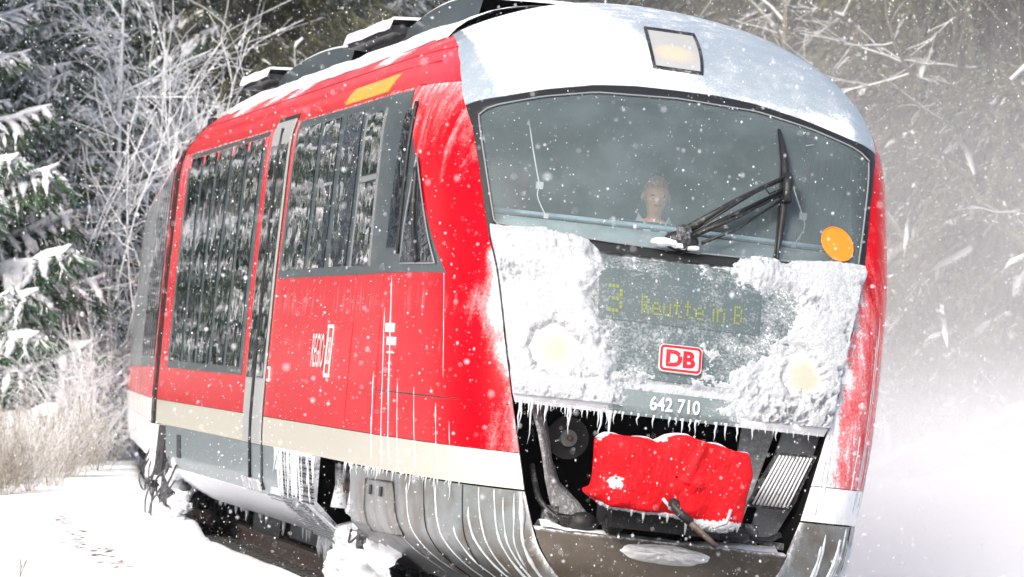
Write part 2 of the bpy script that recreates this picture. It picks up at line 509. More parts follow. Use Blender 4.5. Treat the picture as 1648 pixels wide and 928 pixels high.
def rails():
    t = empty('railway_track', (0, YC, 0), label='canted railway track with dark rails running under the red train', cat='railway track')
    for s_ in (-1, 1):
        g = Geo(); P = []
        for y in np.arange(-30, 150, 2.0):
            x, yy = track_pt(s_ * .7525, y); P.append((x, yy - YC, -s_ * .7525 * math.sin(ROLL) - .02))
        P = np.array(P)
        prof = [(-.036, 0), (.036, 0), (.036, -.04), (.01, -.05), (.01, -.13), (.07, -.155), (-.07, -.155), (-.01, -.13), (-.01, -.05), (-.036, -.04)]
        V = np.array([[(p[0] + a, p[1], p[2] + b) for a, b in prof] for p in P]); n = len(prof)
        f = [(i * n + j, i * n + (j + 1) % n, (i + 1) * n + (j + 1) % n, (i + 1) * n + j) for i in range(len(P) - 1) for j in range(n)]
        g.add(V, f, None, False); g.build('rail', 'rust_metal', t)
    sl = None
    for k, y in enumerate(np.arange(-6, 60, .62)):
        x, yy = track_pt(0, y)
        if sl is None:
            g = Geo(); g.box((-1.2, -.13, -.09), (1.2, .13, .09)); sl = g.build('sleeper', 'ballast', t); o = sl
        else:
            o = sl.copy(); COL.objects.link(o)
        o.location = (x, yy - YC, -.25); o.rotation_euler = (0, ROLL, -math.asin((y - YC) / RADIUS))
rails()

# ------------------------------------------------------------------ train body surface (train's own coordinates)
TAB = np.array([[.12, .86, 2.14], [.2, .98, 2.10], [.28, 1.13, 2.08], [.38, 1.25, 2.07], [.5, 1.315, 2.08], [.8, 1.355, 2.1], [1.0, 1.385, 2.13], [1.35, 1.42, 2.2], [2.0, 1.465, 2.42], [2.3, 1.485, 2.62], [2.9, 1.475, 3.05], [3.2, 1.385, 3.4], [3.38, 1.265, 3.66], [3.52, 1.115, 3.95], [3.65, .90, 4.32], [3.75, .66, 4.8], [3.82, .36, 5.3], [3.84, .02, 5.7]])
PLAN = np.array([(0, 0), (.3, .012), (.5, .03), (.9, .11), (1.13, .22), (1.25, .42), (1.32, .75), (1.37, 1.3), (1.40, 2.0), (1.415, 2.8), (1.415, 4), (1.415, 8), (1.415, 30)])
def crm(tab, n):
    u = np.linspace(0, len(tab) - 1 - 1e-6, n); i = u.astype(int); f = (u - i)[:, None]
    g = lambda k: tab[np.clip(k, 0, len(tab) - 1)]
    a, b, c, d = g(i - 1), g(i), g(i + 1), g(i + 2)
    return .5 * ((2 * b) + (c - a) * f + (2 * a - 5 * b + 4 * c - d) * f * f + (3 * b - a - 3 * c + d) * f ** 3)
DT = crm(TAB, 900); DT[:, 0] = np.maximum.accumulate(DT[:, 0] + np.arange(900) * 1e-7)
DP = crm(PLAN, 900); DP[:, 0] = np.minimum(DP[:, 0], 1.416); DP[:, 1] = np.maximum.accumulate(DP[:, 1])
DS = np.concatenate([[0], np.cumsum(np.hypot(*np.diff(DP, axis=0).T))])
YEND = 21.55
def WZ(z): return np.interp(z, DT[:, 0], DT[:, 1])
def Y0(z): return np.interp(z, DT[:, 0], DT[:, 2])
SIDE_W = np.array([[.12, .90], [.2, 1.02], [.28, 1.17], [.38, 1.32], [.5, 1.365], [.8, 1.40], [1.0, 1.412], [1.35, 1.42], [2.0, 1.43], [2.9, 1.428], [3.05, 1.42], [3.2, 1.385], [3.38, 1.265]])
def WS(z): return np.where(np.asarray(z) > 3.3, WZ(z), np.interp(z, SIDE_W[:, 0], SIDE_W[:, 1]))      # flatter section of the straight body behind the nose
def surf(s, z, off=0.0):
    s, z = np.broadcast_arrays(np.asarray(s, float), np.asarray(z, float))
    def p(s, z):
        a = np.abs(s)
        return np.stack([np.sign(s) * np.interp(a, DS, DP[:, 0]) * lerp(WZ(z), WS(z), sstep(1.6, 5.5, a)) / 1.415, np.interp(a, DS, DP[:, 1]) + Y0(z), z], -1)
    P = p(s, z)
    if np.any(off):
        e = .01
        du = p(s + e, z) - p(s - e, z); dv = p(s, np.minimum(z + e, 3.839)) - p(s, z - e)
        n = np.cross(du, dv); n /= np.linalg.norm(n, axis=-1, keepdims=True) + 1e-12
        P = P + n * np.asarray(off)[..., None] if np.ndim(off) else P + n * off
    return P
def s_of_y(y, z): return np.interp(np.asarray(y, float) - Y0(z), DP[:, 1], DS)
def side(y, z, off=0.0, sg=-1):
    y, z = np.broadcast_arrays(np.asarray(y, float), np.asarray(z, float))
    return surf(sg * s_of_y(y, z), z, off)

SFZ = np.array([.12, .30, .5, .76, .965, 1.27, 1.57, 1.95, 2.25, 2.65, 2.87, 2.985, 3.15, 3.27, 3.40, 3.48, 3.56, 3.64, 3.84])
SFS = np.array([.70, .74, .80, .874, .903, .954, .999, 1.05, 1.105, 1.17, 1.23, 1.305, 1.43, 1.57, 1.95, 2.4, 3.1, 4.3, 6.0])
def s_f(z): return np.interp(z, SFZ, SFS)     # front edge of the red cheeks

train = empty('railcar', (0, 0, 0), (0, ROLL, 0), label='red and cream articulated diesel railcar, nose caked with snow and ice, leaning into the curve', cat='train')

def side_mask(S, Z, sg):
    """where driven snow sticks on the cheeks and sides, plus painted-in sheen bands"""
    d = np.abs(S) - s_f(Z)
    if sg < 0:
        w1 = .03 + .075 * np.exp(-((Z - 1.72) / .27) ** 2)
        a = .58 * sstep(1, 0, d / (w1 * 1.8)) * sstep(2.25, 2.05, Z) * sstep(1.25, 1.45, Z)
        w2 = .05 + .26 * sstep(1.36, .95, Z)
        b = .50 * sstep(1, 0, d / w2) * sstep(1.42, 1.3, Z) * sstep(.8, 1.0, Z)
        c = .25 * sstep(2.3, 3.3, Z) + .25 * sstep(3.1, 3.5, Z)
        sheen_film = .20 * np.exp(-((Z - 1.80) / .13) ** 2) + .13 * np.exp(-((Z - 1.50) / .07) ** 2) + .16 * sstep(2.3, 2.9, Z)  # pale bands that paint in the sheen reflected along the red side
        return np.maximum(np.maximum(a, b), c) + .03 + sheen_film * (.4 + 1.2 * vnoise(S * 1.3, Z * 4, 17, 3))
    a = .32 * sstep(.40, 0.0, d)
    return a * sstep(2.6, 1.6, Z) + .22 + .10 * sstep(2.2, 1.2, Z)

def side_panel(name, mat, z0, z1, dz, sg, maskf=None, off=0.0, yend=YEND, depth=.03, sf=s_f):
    zs = np.linspace(z0, z1, max(2, int(round((z1 - z0) / dz)) + 1))
    tt = np.concatenate([np.linspace(0, .09, 45, endpoint=False), np.linspace(.09, .2, 18, endpoint=False), np.linspace(.2, 1, 40)])
    rows = []; ms = []
    for z in zs:
        s0 = float(sf(z)); s1 = float(s_of_y(yend, z)); s = s0 + (s1 - s0) * tt
        rows.append(surf(sg * s, np.full_like(s, z), off)); ms.append(maskf(s, np.full_like(s, z), sg) if maskf else np.zeros_like(s))
    g = Geo(); g.grid(np.array(rows), np.array(ms), depth, flip=(sg < 0))
    return g.build(name, mat, train)

for sg in (-1, 1):
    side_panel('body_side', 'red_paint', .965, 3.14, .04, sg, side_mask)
    side_panel('roof_edge_panel', 'red_roof_paint', 3.145, 3.56, .02, sg, lambda S, Z, q: side_mask(S, Z, q) * 0 + .08 + .16 * sstep(3.2, 3.5, Z) + .55 * sstep(3.30, 3.56, Z) * sstep(.52, .72, vnoise(S * .55, Z * 1.5, 23, 3)), depth=.01)
    side_panel('cream_band', 'cream_paint', .755, .96, .04, sg, lambda S, Z, q: .12 + .35 * sstep(.45, 0, np.abs(S) - s_f(Z)) + (.5 if q > 0 else .0))

# roof behind the nose cap, snow on it
def roof():
    zs = 3.565 + (3.84 - 3.565) * (1 - (1 - np.linspace(0, 1, 14)) ** 2)
    for sg in (-1, 1):
        rows = []; tt = np.concatenate([np.linspace(0, .15, 14, endpoint=False), np.linspace(.15, 1, 44)])
        ms = []
        for z in zs:
            s0 = float(s_f(z)); s1 = float(s_of_y(YEND, z)); s = s0 + (s1 - s0) * tt
            rows.append(surf(sg * s, np.full_like(s, z))); ms.append(np.full_like(s, .6 + .4 * (z > 3.6)))
        g = Geo(); g.grid(np.array(rows), np.array(ms), .01, flip=(sg < 0))
        g.build('roof', 'cap_paint', train)
    # lumpy snow bank lying along the roof edge
    g = Geo(); ys = np.arange(6.0, 21.5, .1); n = len(ys)
    rows = []
    for k in range(8):
        z = np.full(n, 3.53 + .28 * k / 7)
        th = .055 * math.sin(math.pi * (k + .3) / 7.6) * (0.5 + 1.1 * vnoise(ys * 1.1, np.full(n, k * .3), 21, 4)) - .004
        edge = .07 * (vnoise(ys * 1.6, np.zeros(n), 5, 3) - .5) if k == 0 else 0
        rows.append(side(ys, z + edge, th))
    g.grid(np.array(rows), None, 0, flip=True); g.build('roof_snow', 'snow', train, kind='stuff')
roof()

# nose cap (grey, frosted) with the top headlamp
def ws_top(s): return np.interp(np.abs(s), [0, .25, .5, .8, 1.06, 1.2, 1.31], [3.222, 3.22, 3.198, 3.134, 3.055, 3.02, 2.985])
def cap():
    nb, na = 60, 141
    b = np.linspace(0, 1, nb); a = np.linspace(-1, 1, na)
    P = np.zeros((nb, na, 3)); mk = np.zeros((nb, na))
    ztop = 3.84
    for i, bb in enumerate(b):
        e = 1 - (1 - bb) ** 1.6
        zr = 2.985 + (ztop - 2.985) * e
        s = a * float(s_f(zr)) * (1 - .0)
        z = zr + (1 - bb) ** 2.6 * (ws_top(a * 1.305) - 2.985)
        z = np.minimum(z, ztop)
        P[i] = surf(s, z, .006)
        x = P[i, :, 0]
        rnd = vnoise(x * 4 + 9, z * 5, 8, 4) - .5
        din = (a + 1) * float(s_f(zr))                       # distance in from the left edge
        white = .80 * sstep(.16, .42, din + rnd * .15) * sstep(.55, -.05, x + (z - 3.2) * .9 + rnd * .3)
        low = .62 * sstep(3.40, 3.16, z + .10 * x + rnd * .12) * sstep(1.20, 1.05, x) * sstep(.16, .3, din)
        low = low + .20 * sstep(.75, .95, x) * sstep(1.16, 1.08, x) * sstep(3.35, 3.2, z)
        edge = .33 + .15 * sstep(3.5, 3.8, z) + .12 * rnd
        mk[i] = np.maximum(np.maximum(white, low), edge) 
    g = Geo(); g.grid(P, mk, .03); g.build('nose_cap', 'cap_paint', train)
    # top headlamp
    Q = [(-.175, 3.622), (.285, 3.615), (.192, 3.338), (-.140, 3.345)]
    def qp(u, w, off): 
        a_ = lerp(Q[0][0], Q[1][0], u); b_ = lerp(Q[3][0], Q[2][0], u); za = lerp(Q[0][1], Q[1][1], u); zb = lerp(Q[3][1], Q[2][1], u)
        return surf(lerp(a_, b_, w), lerp(za, zb, w), off)
    g = Geo(); n = 12; t_ = np.linspace(0, 1, n)
    ring = [(u, 0) for u in t_[:-1]] + [(1, w) for w in t_[:-1]] + [(u, 1) for u in t_[:0:-1]] + [(0, w) for w in t_[:0:-1]]; ring.append(ring[0])
    ins = lambda u, w, k: (.5 + (u - .5) * k, .5 + (w - .5) * k)
    rows = [[qp(*ins(u, w, k), o_) for u, w in ring] for k, o_ in ((1.03, -.01), (1.0, .016), (.90, .016), (.89, -.02))]
    g.grid(np.array(rows), np.full((4, len(ring)), .25)); g.build('lamp_frame', 'black_rubber', train)
    cc = qp(.47, .56, .008); g = Geo()
    rows = np.array([[qp(*ins(u, w, .905), .008) for u in np.linspace(0, 1, 12)] for w in np.linspace(0, 1, 12)])
    g.grid(rows - cc, None, .02, inward=(0, 1, 0)); o = g.build('headlamp', 'top_lamp_glow', train); o.location = cc
cap()

# windscreen: black surround, glass
def s_in(z): return np.interp(z, [2.2, 2.3, 2.64, 2.97, 3.02], [1.045, 1.062, 1.122, 1.19, 1.19])
def zt_in(s): return np.interp(np.abs(s), [0, .5, .8, 1.06, 1.12, 1.19], [3.168, 3.147, 3.085, 3.005, 2.98, 2.93])
def zb_in(s): return 2.285 - .045 * (1 - (np.abs(s) / 1.06) ** 2) * 1.0
def windscreen():
    n = 40
    # loops sampled alike: bottom (left to right), right side, top (right to left), left side
    def loop(inner):
        pts = []
        for u in np.linspace(-1, 1, n, endpoint=False):
            s = u * (1.045 if inner else 1.098); pts.append((s, zb_in(s) if inner else 2.195 - .012 * (1 - u * u)))
        for u in np.linspace(0, 1, n, endpoint=False):
            z = lerp(zb_in(1.05), 2.93, u) if inner else lerp(2.195, 2.985, u)
            pts.append((s_in(z) if inner else s_f(z) - .004, z))
        for u in np.linspace(1, -1, n, endpoint=False):
            s = u * (1.19 if inner else 1.30); pts.append((s, zt_in(s) if inner else ws_top(s) - .003))
        for u in np.linspace(1, 0, n, endpoint=False):
            z = lerp(zb_in(1.05), 2.93, u) if inner else lerp(2.195, 2.985, u)
            pts.append((-(s_in(z)) if inner else -(s_f(z) - .004), z))
        return np.array(pts)
    A, B = loop(False), loop(True)
    rows = []
    for t_ in (0, .33, .66, 1.0):
        p = A + (B - A) * t_; p = np.concatenate([p, p[:1]])
        rows.append(surf(p[:, 0], p[:, 1], .004))
    p = np.concatenate([B, B[:1]]); rows.append(surf(p[:, 0], p[:, 1], -.05))
    g = Geo(); g.grid(np.array(rows), np.full((5, len(p)), .05)); g.build('windscreen_surround', 'black_rubber', train)
    # glass
    P = []
    for v in np.linspace(0, 1, 30):
        row = []
        for u in np.linspace(-1, 1, 61):
            zz = lerp(2.285, 2.93, v); s = u * (float(s_in(zz)) + .004)
            z = lerp(zb_in(s) - .004, zt_in(s) + .004, v)
            row.append(surf(s, z, -.004))
        P.append(row)
    g = Geo(); g.grid(np.array(P)); g.build('windscreen', 'windscreen_glass', train)
    # thin lighter seal line around the glass
    g = Geo(); q = surf(B[:, 0], B[:, 1], .006); q = np.concatenate([q, q[:2]])
    g.tube(q, .006, 5, cap=False); g.build('windscreen_seal', 'grey_metal', train)
windscreen()

# lower front panel with destination display
def front_panel():
    zs = np.linspace(1.475, 2.175, 36); a = np.linspace(-1, 1, 90)
    P = np.array([surf(a * (float(s_f(z)) - .012), np.full_like(a, z), -.012) for z in zs])
    mk = np.array([np.full_like(a, .25) + .3 * np.abs(a) for z in zs])
    g = Geo(); g.grid(P, mk, .04); fp = g.build('front_panel', 'panel_paint', train)
    # black slot between the panel and the lip
    g = Geo(); zs = np.linspace(1.405, 1.474, 4)
    g.grid(np.array([surf(a * (float(s_f(z)) - .012), np.full_like(a, z), -.045) for z in zs]), np.full((4, 90), .0), .02)
    g.build('panel_slot', 'black_rubber', train)
    # lip carrying the running number
    zs = np.linspace(1.262, 1.404, 9)
    P = np.array([surf(a * (float(s_f(z)) - .012), np.full_like(a, z), -.006 - .03 * sstep(1.30, 1.262, z)) for z in zs])
    g = Geo(); g.grid(P, np.array([.2 + .8 * sstep(.25, .6, np.abs(a)) for z in zs]), .05); g.build('number_lip', 'lip_paint', train)
    # display glass
    g = Geo(); ss = np.linspace(-.47, .47, 40); zs = np.linspace(1.80, 2.10, 14)
    g.grid(np.array([surf(ss, np.full_like(ss, z), -.009) for z in zs]), np.full((14, 40), .22), .003); g.build('destination_display', 'panel_paint', train)
    # dot matrix letters
    F = {'R': ['1110', '1001', '1001', '1110', '1010', '1001', '1001'], 'e': ['0000', '0000', '0110', '1001', '1111', '1000', '0111'],
         'u': ['0000', '0000', '1001', '1001', '1001', '1001', '0111'], 't': ['0100', '0100', '1110', '0100', '0100', '0100', '0011'],
         'i': ['1', '0', '1', '1', '1', '1', '1'], 'n': ['0000', '0000', '1110', '1001', '1001', '1001', '1001'],
         '3': ['1110', '0001', '0001', '0110', '0001', '0001', '1110'], ' ': ['00'] * 7, 'B': ['1110', '1001', '1001', '1110', '1001', '1001', '1110']}
    def dots(txt, s0, z0, p, name, prn, step=1.25):
        s = s0
        for ch in txt:
            rows = F[ch]; g = Geo()
            for r, row in enumerate(rows):
                for c, b in enumerate(row):
                    if b == '1':
                        x = s + c * p; z = z0 - r * p * step
                        g.grid(np.array([[surf(x, z, -.006), surf(x + p * .8, z, -.006)], [surf(x, z + p * step * .85, -.006), surf(x + p * .8, z + p * step * .85, -.006)]]), None, 0)
            s += (len(rows[0]) + 1) * p
            if g.n: g.build(name, 'led_yellow', prn)
    dots('Reutte in B', -.225, 1.945, .0125, 'display_letter', train)
    dots('3', -.415, 1.985, .0215, 'line_number', train, 1.1)
    # maker's emblem: white tablet, red outline, red letters
    def em(u, v, h): return surf(.014 + u, 1.605 + v, .012 + h)
    def rr(w, h, r, n=6):
        pts = []
        for cx, cy, a0 in ((w / 2 - r, h / 2 - r, 0), (-w / 2 + r, h / 2 - r, 90), (-w / 2 + r, -h / 2 + r, 180), (w / 2 - r, -h / 2 + r, 270)):
            for k in range(n + 1):
                q = math.radians(a0 + 90 * k / n); pts.append((cx + r * math.cos(q), cy + r * math.sin(q)))
        return pts
    def plate(poly, h0, h1, mat, name, prn):
        g = Geo(); n = len(poly)
        v = [em(0, 0, h1)] + [em(x, y, h1) for x, y in poly] + [em(x, y, h0) for x, y in poly]
        g.add(v, [(0, 1 + i, 1 + (i + 1) % n) for i in range(n)] + [(1 + i, 1 + n + i, 1 + n + (i + 1) % n, 1 + (i + 1) % n) for i in range(n)], None, False)
        return g.build(name, mat, prn)
    base = plate(rr(.248, .158, .028), -.02, .002, 'white_paint', 'emblem', train)
    def ringplate(o, i, h):
        g = Geo(); n = len(o); v = [em(x, y, h) for x, y in o] + [em(x, y, h) for x, y in i]
        g.add(v, [(k, (k + 1) % n, n + (k + 1) % n, n + k) for k in range(n)], None, False); g.build('emblem_border', 'sign_red', base)
    ringplate(rr(.240, .150, .026), rr(.210, .120, .014), .005)
    text_mesh('emblem_letters', 'DB', .128, 'sign_red', base, em, .006, 1.02, .006)
    text_mesh('running_number', '642 710', .106, 'white_paint', train, lambda u, v, h: surf(.0 + u, 1.336 + v * 1.05, .002 + h), .0018, .86)
front_panel()

# snow crust on the lower front: a height field that dips below the panel where it is bare
def snow_crust():
    def field(a, Z, S, part):
        x = S
        n1 = vnoise(x * 7 + 3, Z * 7, 31, 5, 2.0, .6); n2 = vnoise(x * 34, Z * 34, 32, 4, 2.0, .7); n3 = vnoise(x * 3 + 7, Z * 3, 33, 3)
        edgeL = np.interp(Z, [1.27, 1.45, 1.64, 1.9, 2.1, 2.2, 2.3], [-.22, -.34, -.42, -.50, -.43, -.48, -.66])
        left = sstep(.10, -.12, x - edgeL - .12 * (n1 - .5))
        edgeR = np.interp(Z, [1.27, 1.45, 1.75, 2.0, 2.15, 2.25], [.24, .27, .36, .38, .22, .15])
        right = sstep(-.12, .34, x - edgeR - .12 * (n1 - .5)) * .80
        hole = np.exp(-(((x - .60) / .085) ** 2 + ((Z - 1.98) / .15) ** 2)) + .9 * np.exp(-(((x - .655) / .13) ** 2 + ((Z - 1.73) / .045) ** 2)) + .5 * np.exp(-(((x - .52) / .1) ** 2 + ((Z - 1.84) / .13) ** 2))
        right = right - .9 * hole * sstep(2.13, 2.06, Z) * (.65 + .7 * n1)
        heavy = sstep(.66, .84, x) * .25
        mid = .27 * sstep(1.74, 1.46, Z) + .05 + .22 * sstep(.10, .38, x) * sstep(2.0, 1.7, Z)
        mid = mid * sstep(-.6, -.2, x)
        slot = .55 * np.exp(-((Z - 1.438) / .024) ** 2) * (sstep(-.36, -.28, x) * sstep(.5, .16, x) + .35 * (n1 > .55))
        em = ((np.abs(x - .014) < .132) & (np.abs(Z - 1.605) < .088)) * 1.2
        num = sstep(.27, .17, np.abs(x + .01)) * sstep(1.42, 1.39, Z) * (.75 + .3 * (x < .14)) + .5 * sstep(.40, .2, np.abs(x + .05)) * sstep(1.42, 1.39, Z) * n1
        disp = (.08 - .16 * sstep(.02, .22, x)) * ((np.abs(x + .03) < .22) & (np.abs(Z - 1.9) < .07))
        mask = np.maximum(np.maximum(left, right + heavy), mid) - slot - em - num - disp
        thick = .010 + .045 * np.clip(mask - .45, 0, 1) * (.3 + 1.2 * n3)
        h = (mask - .52) * .03 + (n2 - .5) * (.008 + .040 * n3 * n3) + (n1 - .5) * .034
        h = np.where(h > 0, h * .8 + thick * sstep(0, .012, h), h * 2 - .002)
        for cx, cz, rr_ in ((-.715, 1.585, .17), (.745, 1.585, .15)):    # melted smooth over the warm lamps
            dd = np.hypot(x - cx, Z - cz) + .05 * (n2 - .5); w_ = sstep(rr_, rr_ * .75, dd)
            h = h * (1 - w_) + w_ * (.001 + (n1 - .5) * .035 + (n2 - .5) * .02)
        # bulging ledge along the top of the panel, thick at both sides
        ledge = sstep(2.10, 2.20, Z) * (left + right * .9) * (.03 + .055 * n3)
        return np.clip(h, -.03, .09) + ledge * .8
    z = np.arange(1.30, 2.262, .0066); a = np.linspace(-1, 1, 330)
    Zg, Ag = np.meshgrid(z, a, indexing='ij')
    Sg = Ag * (s_f(Zg) - .016 + .012 * vnoise(Zg * 25, Zg * 0, 4, 3))
    h = field(Ag, Zg, Sg, 0)
    ztop_cut = 2.20 + .055 * sstep(.25, .9, np.abs(Sg)) * (vnoise(Sg * 9, Zg * 0, 12, 4) > .35)
    h = np.where(Zg > 2.2, h - (Zg - 2.2) * (.6), h)
    edge = sstep(1.0, .985, np.abs(Ag)); h = h * edge - .02 * (1 - edge)
    h = np.where(Zg < 1.33, h - (1.33 - Zg) * .25, h)
    g = Geo(); P = surf(Sg, Zg, 1.0) - surf(Sg, Zg); P = surf(Sg, Zg) + P * (h - .002)[..., None]
    g.grid(P); g.build('snow_crust', 'crust_snow', train, kind='stuff')
    # splash of snow on the left cheek edge
    for sg, zz, w in ((-1, (1.45, 2.2), .085), (1, (1.0, 2.25), .07)):
        z = np.arange(zz[0], zz[1], .008); b = np.arange(0, w, .008)
        Zg, Bg = np.meshgrid(z, b, indexing='ij')
        S = sg * (s_f(Zg) + .004 + Bg)
        n = vnoise(Bg * 30, Zg * 22, 51, 4, 2, .65); wz = w * (.45 + .55 * np.sin(np.pi * (Zg - zz[0]) / (zz[1] - zz[0])))
        h = (n - .42 - .5 * (Bg / wz)) * .03
        h = np.minimum(h, .03)
        g = Geo(); N = surf(S, Zg, 1.0) - surf(S, Zg); g.grid(surf(S, Zg) + N * h[..., None], flip=(sg < 0)); g.build('cheek_snow', 'crust_snow', train, kind='stuff')
snow_crust()

# headlamps glowing behind snow
for x, z, r in ((-.715, 1.585, .165), (.745, 1.585, .145)):
    ld = D.lights.new('headlamp_light', 'POINT'); ld.energy = .12; ld.color = (1, .62, .32); ld.shadow_soft_size = .05
    lo = D.objects.new('headlamp_light', ld); COL.objects.link(lo); lo.parent = train; lo.location = surf(x, z, .13)
    c = surf(x, z, .004); n = surf(x, z, 1.0) - surf(x, z)
    g = Geo(); rows = []
    for k, rr_ in enumerate(np.linspace(0.004, 1, 8)):
        ring = []
        for q in np.linspace(0, 2 * math.pi, 33):
            ring.append(surf(x + r * rr_ * math.cos(q), z + r * rr_ * math.sin(q), -.006 + .022 * (1 - rr_ ** 2) + .004 * mnoise.noise(Vector((q * 3, rr_ * 6, x * 9)))))
        rows.append(ring)
    g.grid(np.array(rows) - c, flip=True); o = g.build('headlamp', 'headlamp_glow', train); o.location = c

# ------------------------------------------------------------------ front skirt, bumper, coupler bay
def skirt():
    for sg in (-1, 1):
        # side part of the skirt, from the opening edge back to the wheel cut-out
        zs = np.linspace(.125, .745, 34)
        def yback(z): return np.interp(z, [.12, .24, .37, .5, .75], [6.9, 6.8, 6.4, 6.2, 6.15])
        rows = []; ms = []
        for z in zs:
            s0 = float(s_f(z)) + .0; s1 = float(s_of_y(yback(z), z)); s = s0 + (s1 - s0) * np.linspace(0, 1, 50) ** 1.3
            n_off = -.02 * np.exp(-((s - 2.05) / .012) ** 2)
            rows.append(surf(sg * s, np.full_like(s, z), n_off))
            ms.append(.05 + .5 * sstep(.08, 0, s - s0) + (.55 * (vnoise(s * 9, s * 0, 77, 3) > .55) if sg > 0 else .0))
        g = Geo(); g.grid(np.array(rows), np.array(ms), .03, flip=(sg < 0)); sk = g.build('front_skirt', 'skirt_paint', train)
        # panel seams and hatch as dark grooves
        for s_c in (2.05, 1.30):
            g = Geo(); z = np.linspace(.14, .742, 20); g.tube(surf(sg * np.full(20, s_c) + sg * .10 * sstep(.45, .14, z), z, .001), .0045, 5); g.build('panel_seam', 'black_rubber', train)
        if sg < 0:
            hq = [(5.28, .68), (4.15, .69), (4.05, .38), (5.45, .36)]
            P = np.array([[side(lerp(lerp(hq[0][0], hq[1][0], u), lerp(hq[3][0], hq[2][0], u), w), lerp(lerp(hq[0][1], hq[1][1], u), lerp(hq[3][1], hq[2][1], u), w), .007) for u in np.linspace(0, 1, 8)] for w in np.linspace(1, 0, 8)])
            g = Geo(); g.grid(P, np.full((8, 8), .2), .01, flip=True); ha = g.build('hatch', 'skirt_paint', sk)
            ring = [side(y, z, .010) for y, z in [hq[0], hq[1], hq[2], hq[3], hq[0]]]
            g = Geo()
            for a_, b_ in zip(ring[:-1], ring[1:]): g.tube([a_, (np.array(a_) + b_) / 2, b_], .005, 4)
            g.build('hatch_seal', 'black_rubber', sk)
            for yy in (4.6, 5.05):
                g = Geo(); c = side(yy, .62, .014); g.box((-.004, -.05, -.03), (.004, .05, .03), t=c); g.build('latch', 'black_rubber', sk)
    # bumper across the centre
    a = np.linspace(-1, 1, 70); rows = []; ms = []
    for z in np.linspace(.12, .545, 24):
        s = a * (float(s_f(z)) - .012)
        rows.append(surf(s, np.full_like(s, z), .0)); ms.append(np.full_like(s, .12 + .5 * (z > .53)))
    top = rows[-1].copy()
    for k in range(1, 7):
        rows.append(top + np.array([0, .085 * k, .012 * math.sin(k)])); ms.append(np.full_like(a, .75))
    g = Geo(); g.grid(np.array(rows), np.array(ms)); g.build('bumper', 'bumper_paint', train)
    # snow lying on the bumper shelf and the frozen lens-shaped patch on its face
    g = Geo(); u = np.linspace(-.76, .74, 120); rows = []
    for k, t_ in enumerate(np.linspace(0, 1, 12)):
        hh = .05 * math.sin(math.pi * min(1, t_ * 1.1 + .12)) * (.35 + 1.1 * vnoise(u * 7, u * 0 + t_ * 3, 61, 4)) * (.35 + .9 * np.abs(u) ** 1.2)
        p = surf(u, np.full_like(u, .54), .012); p = p + np.stack([u * 0, u * 0 + .40 * t_, hh], -1); rows.append(p)
    g.grid(np.array(rows)); g.build('bumper_snow', 'snow', train, kind='stuff')
    g = Geo(); rows = []
    for k, r_ in enumerate(np.linspace(0, 1, 12)):
        ring = []
        for q in np.linspace(0, 2 * math.pi, 60, endpoint=False):
            rr_ = r_ * (1 + .12 * mnoise.noise(Vector((math.cos(q) * 2, math.sin(q) * 2, 3))))
            hh = .055 * (1 - r_ ** 2) * (1 + .5 * mnoise.noise(Vector((r_ * 5 * math.cos(q), r_ * 5 * math.sin(q), 1)))) - .004
            zc = .475 + .062 * rr_ * math.sin(q)
            if math.sin(q) > 0: zc = .475 + .055 * rr_ * math.sin(q)
            ring.append(surf(.02 + .295 * rr_ * math.cos(q), zc, hh))
        rows.append(ring + ring[:1])
    g.grid(np.array(rows), flip=True); g.build('frozen_snow_patch', 'snow', train, kind='stuff')
skirt()

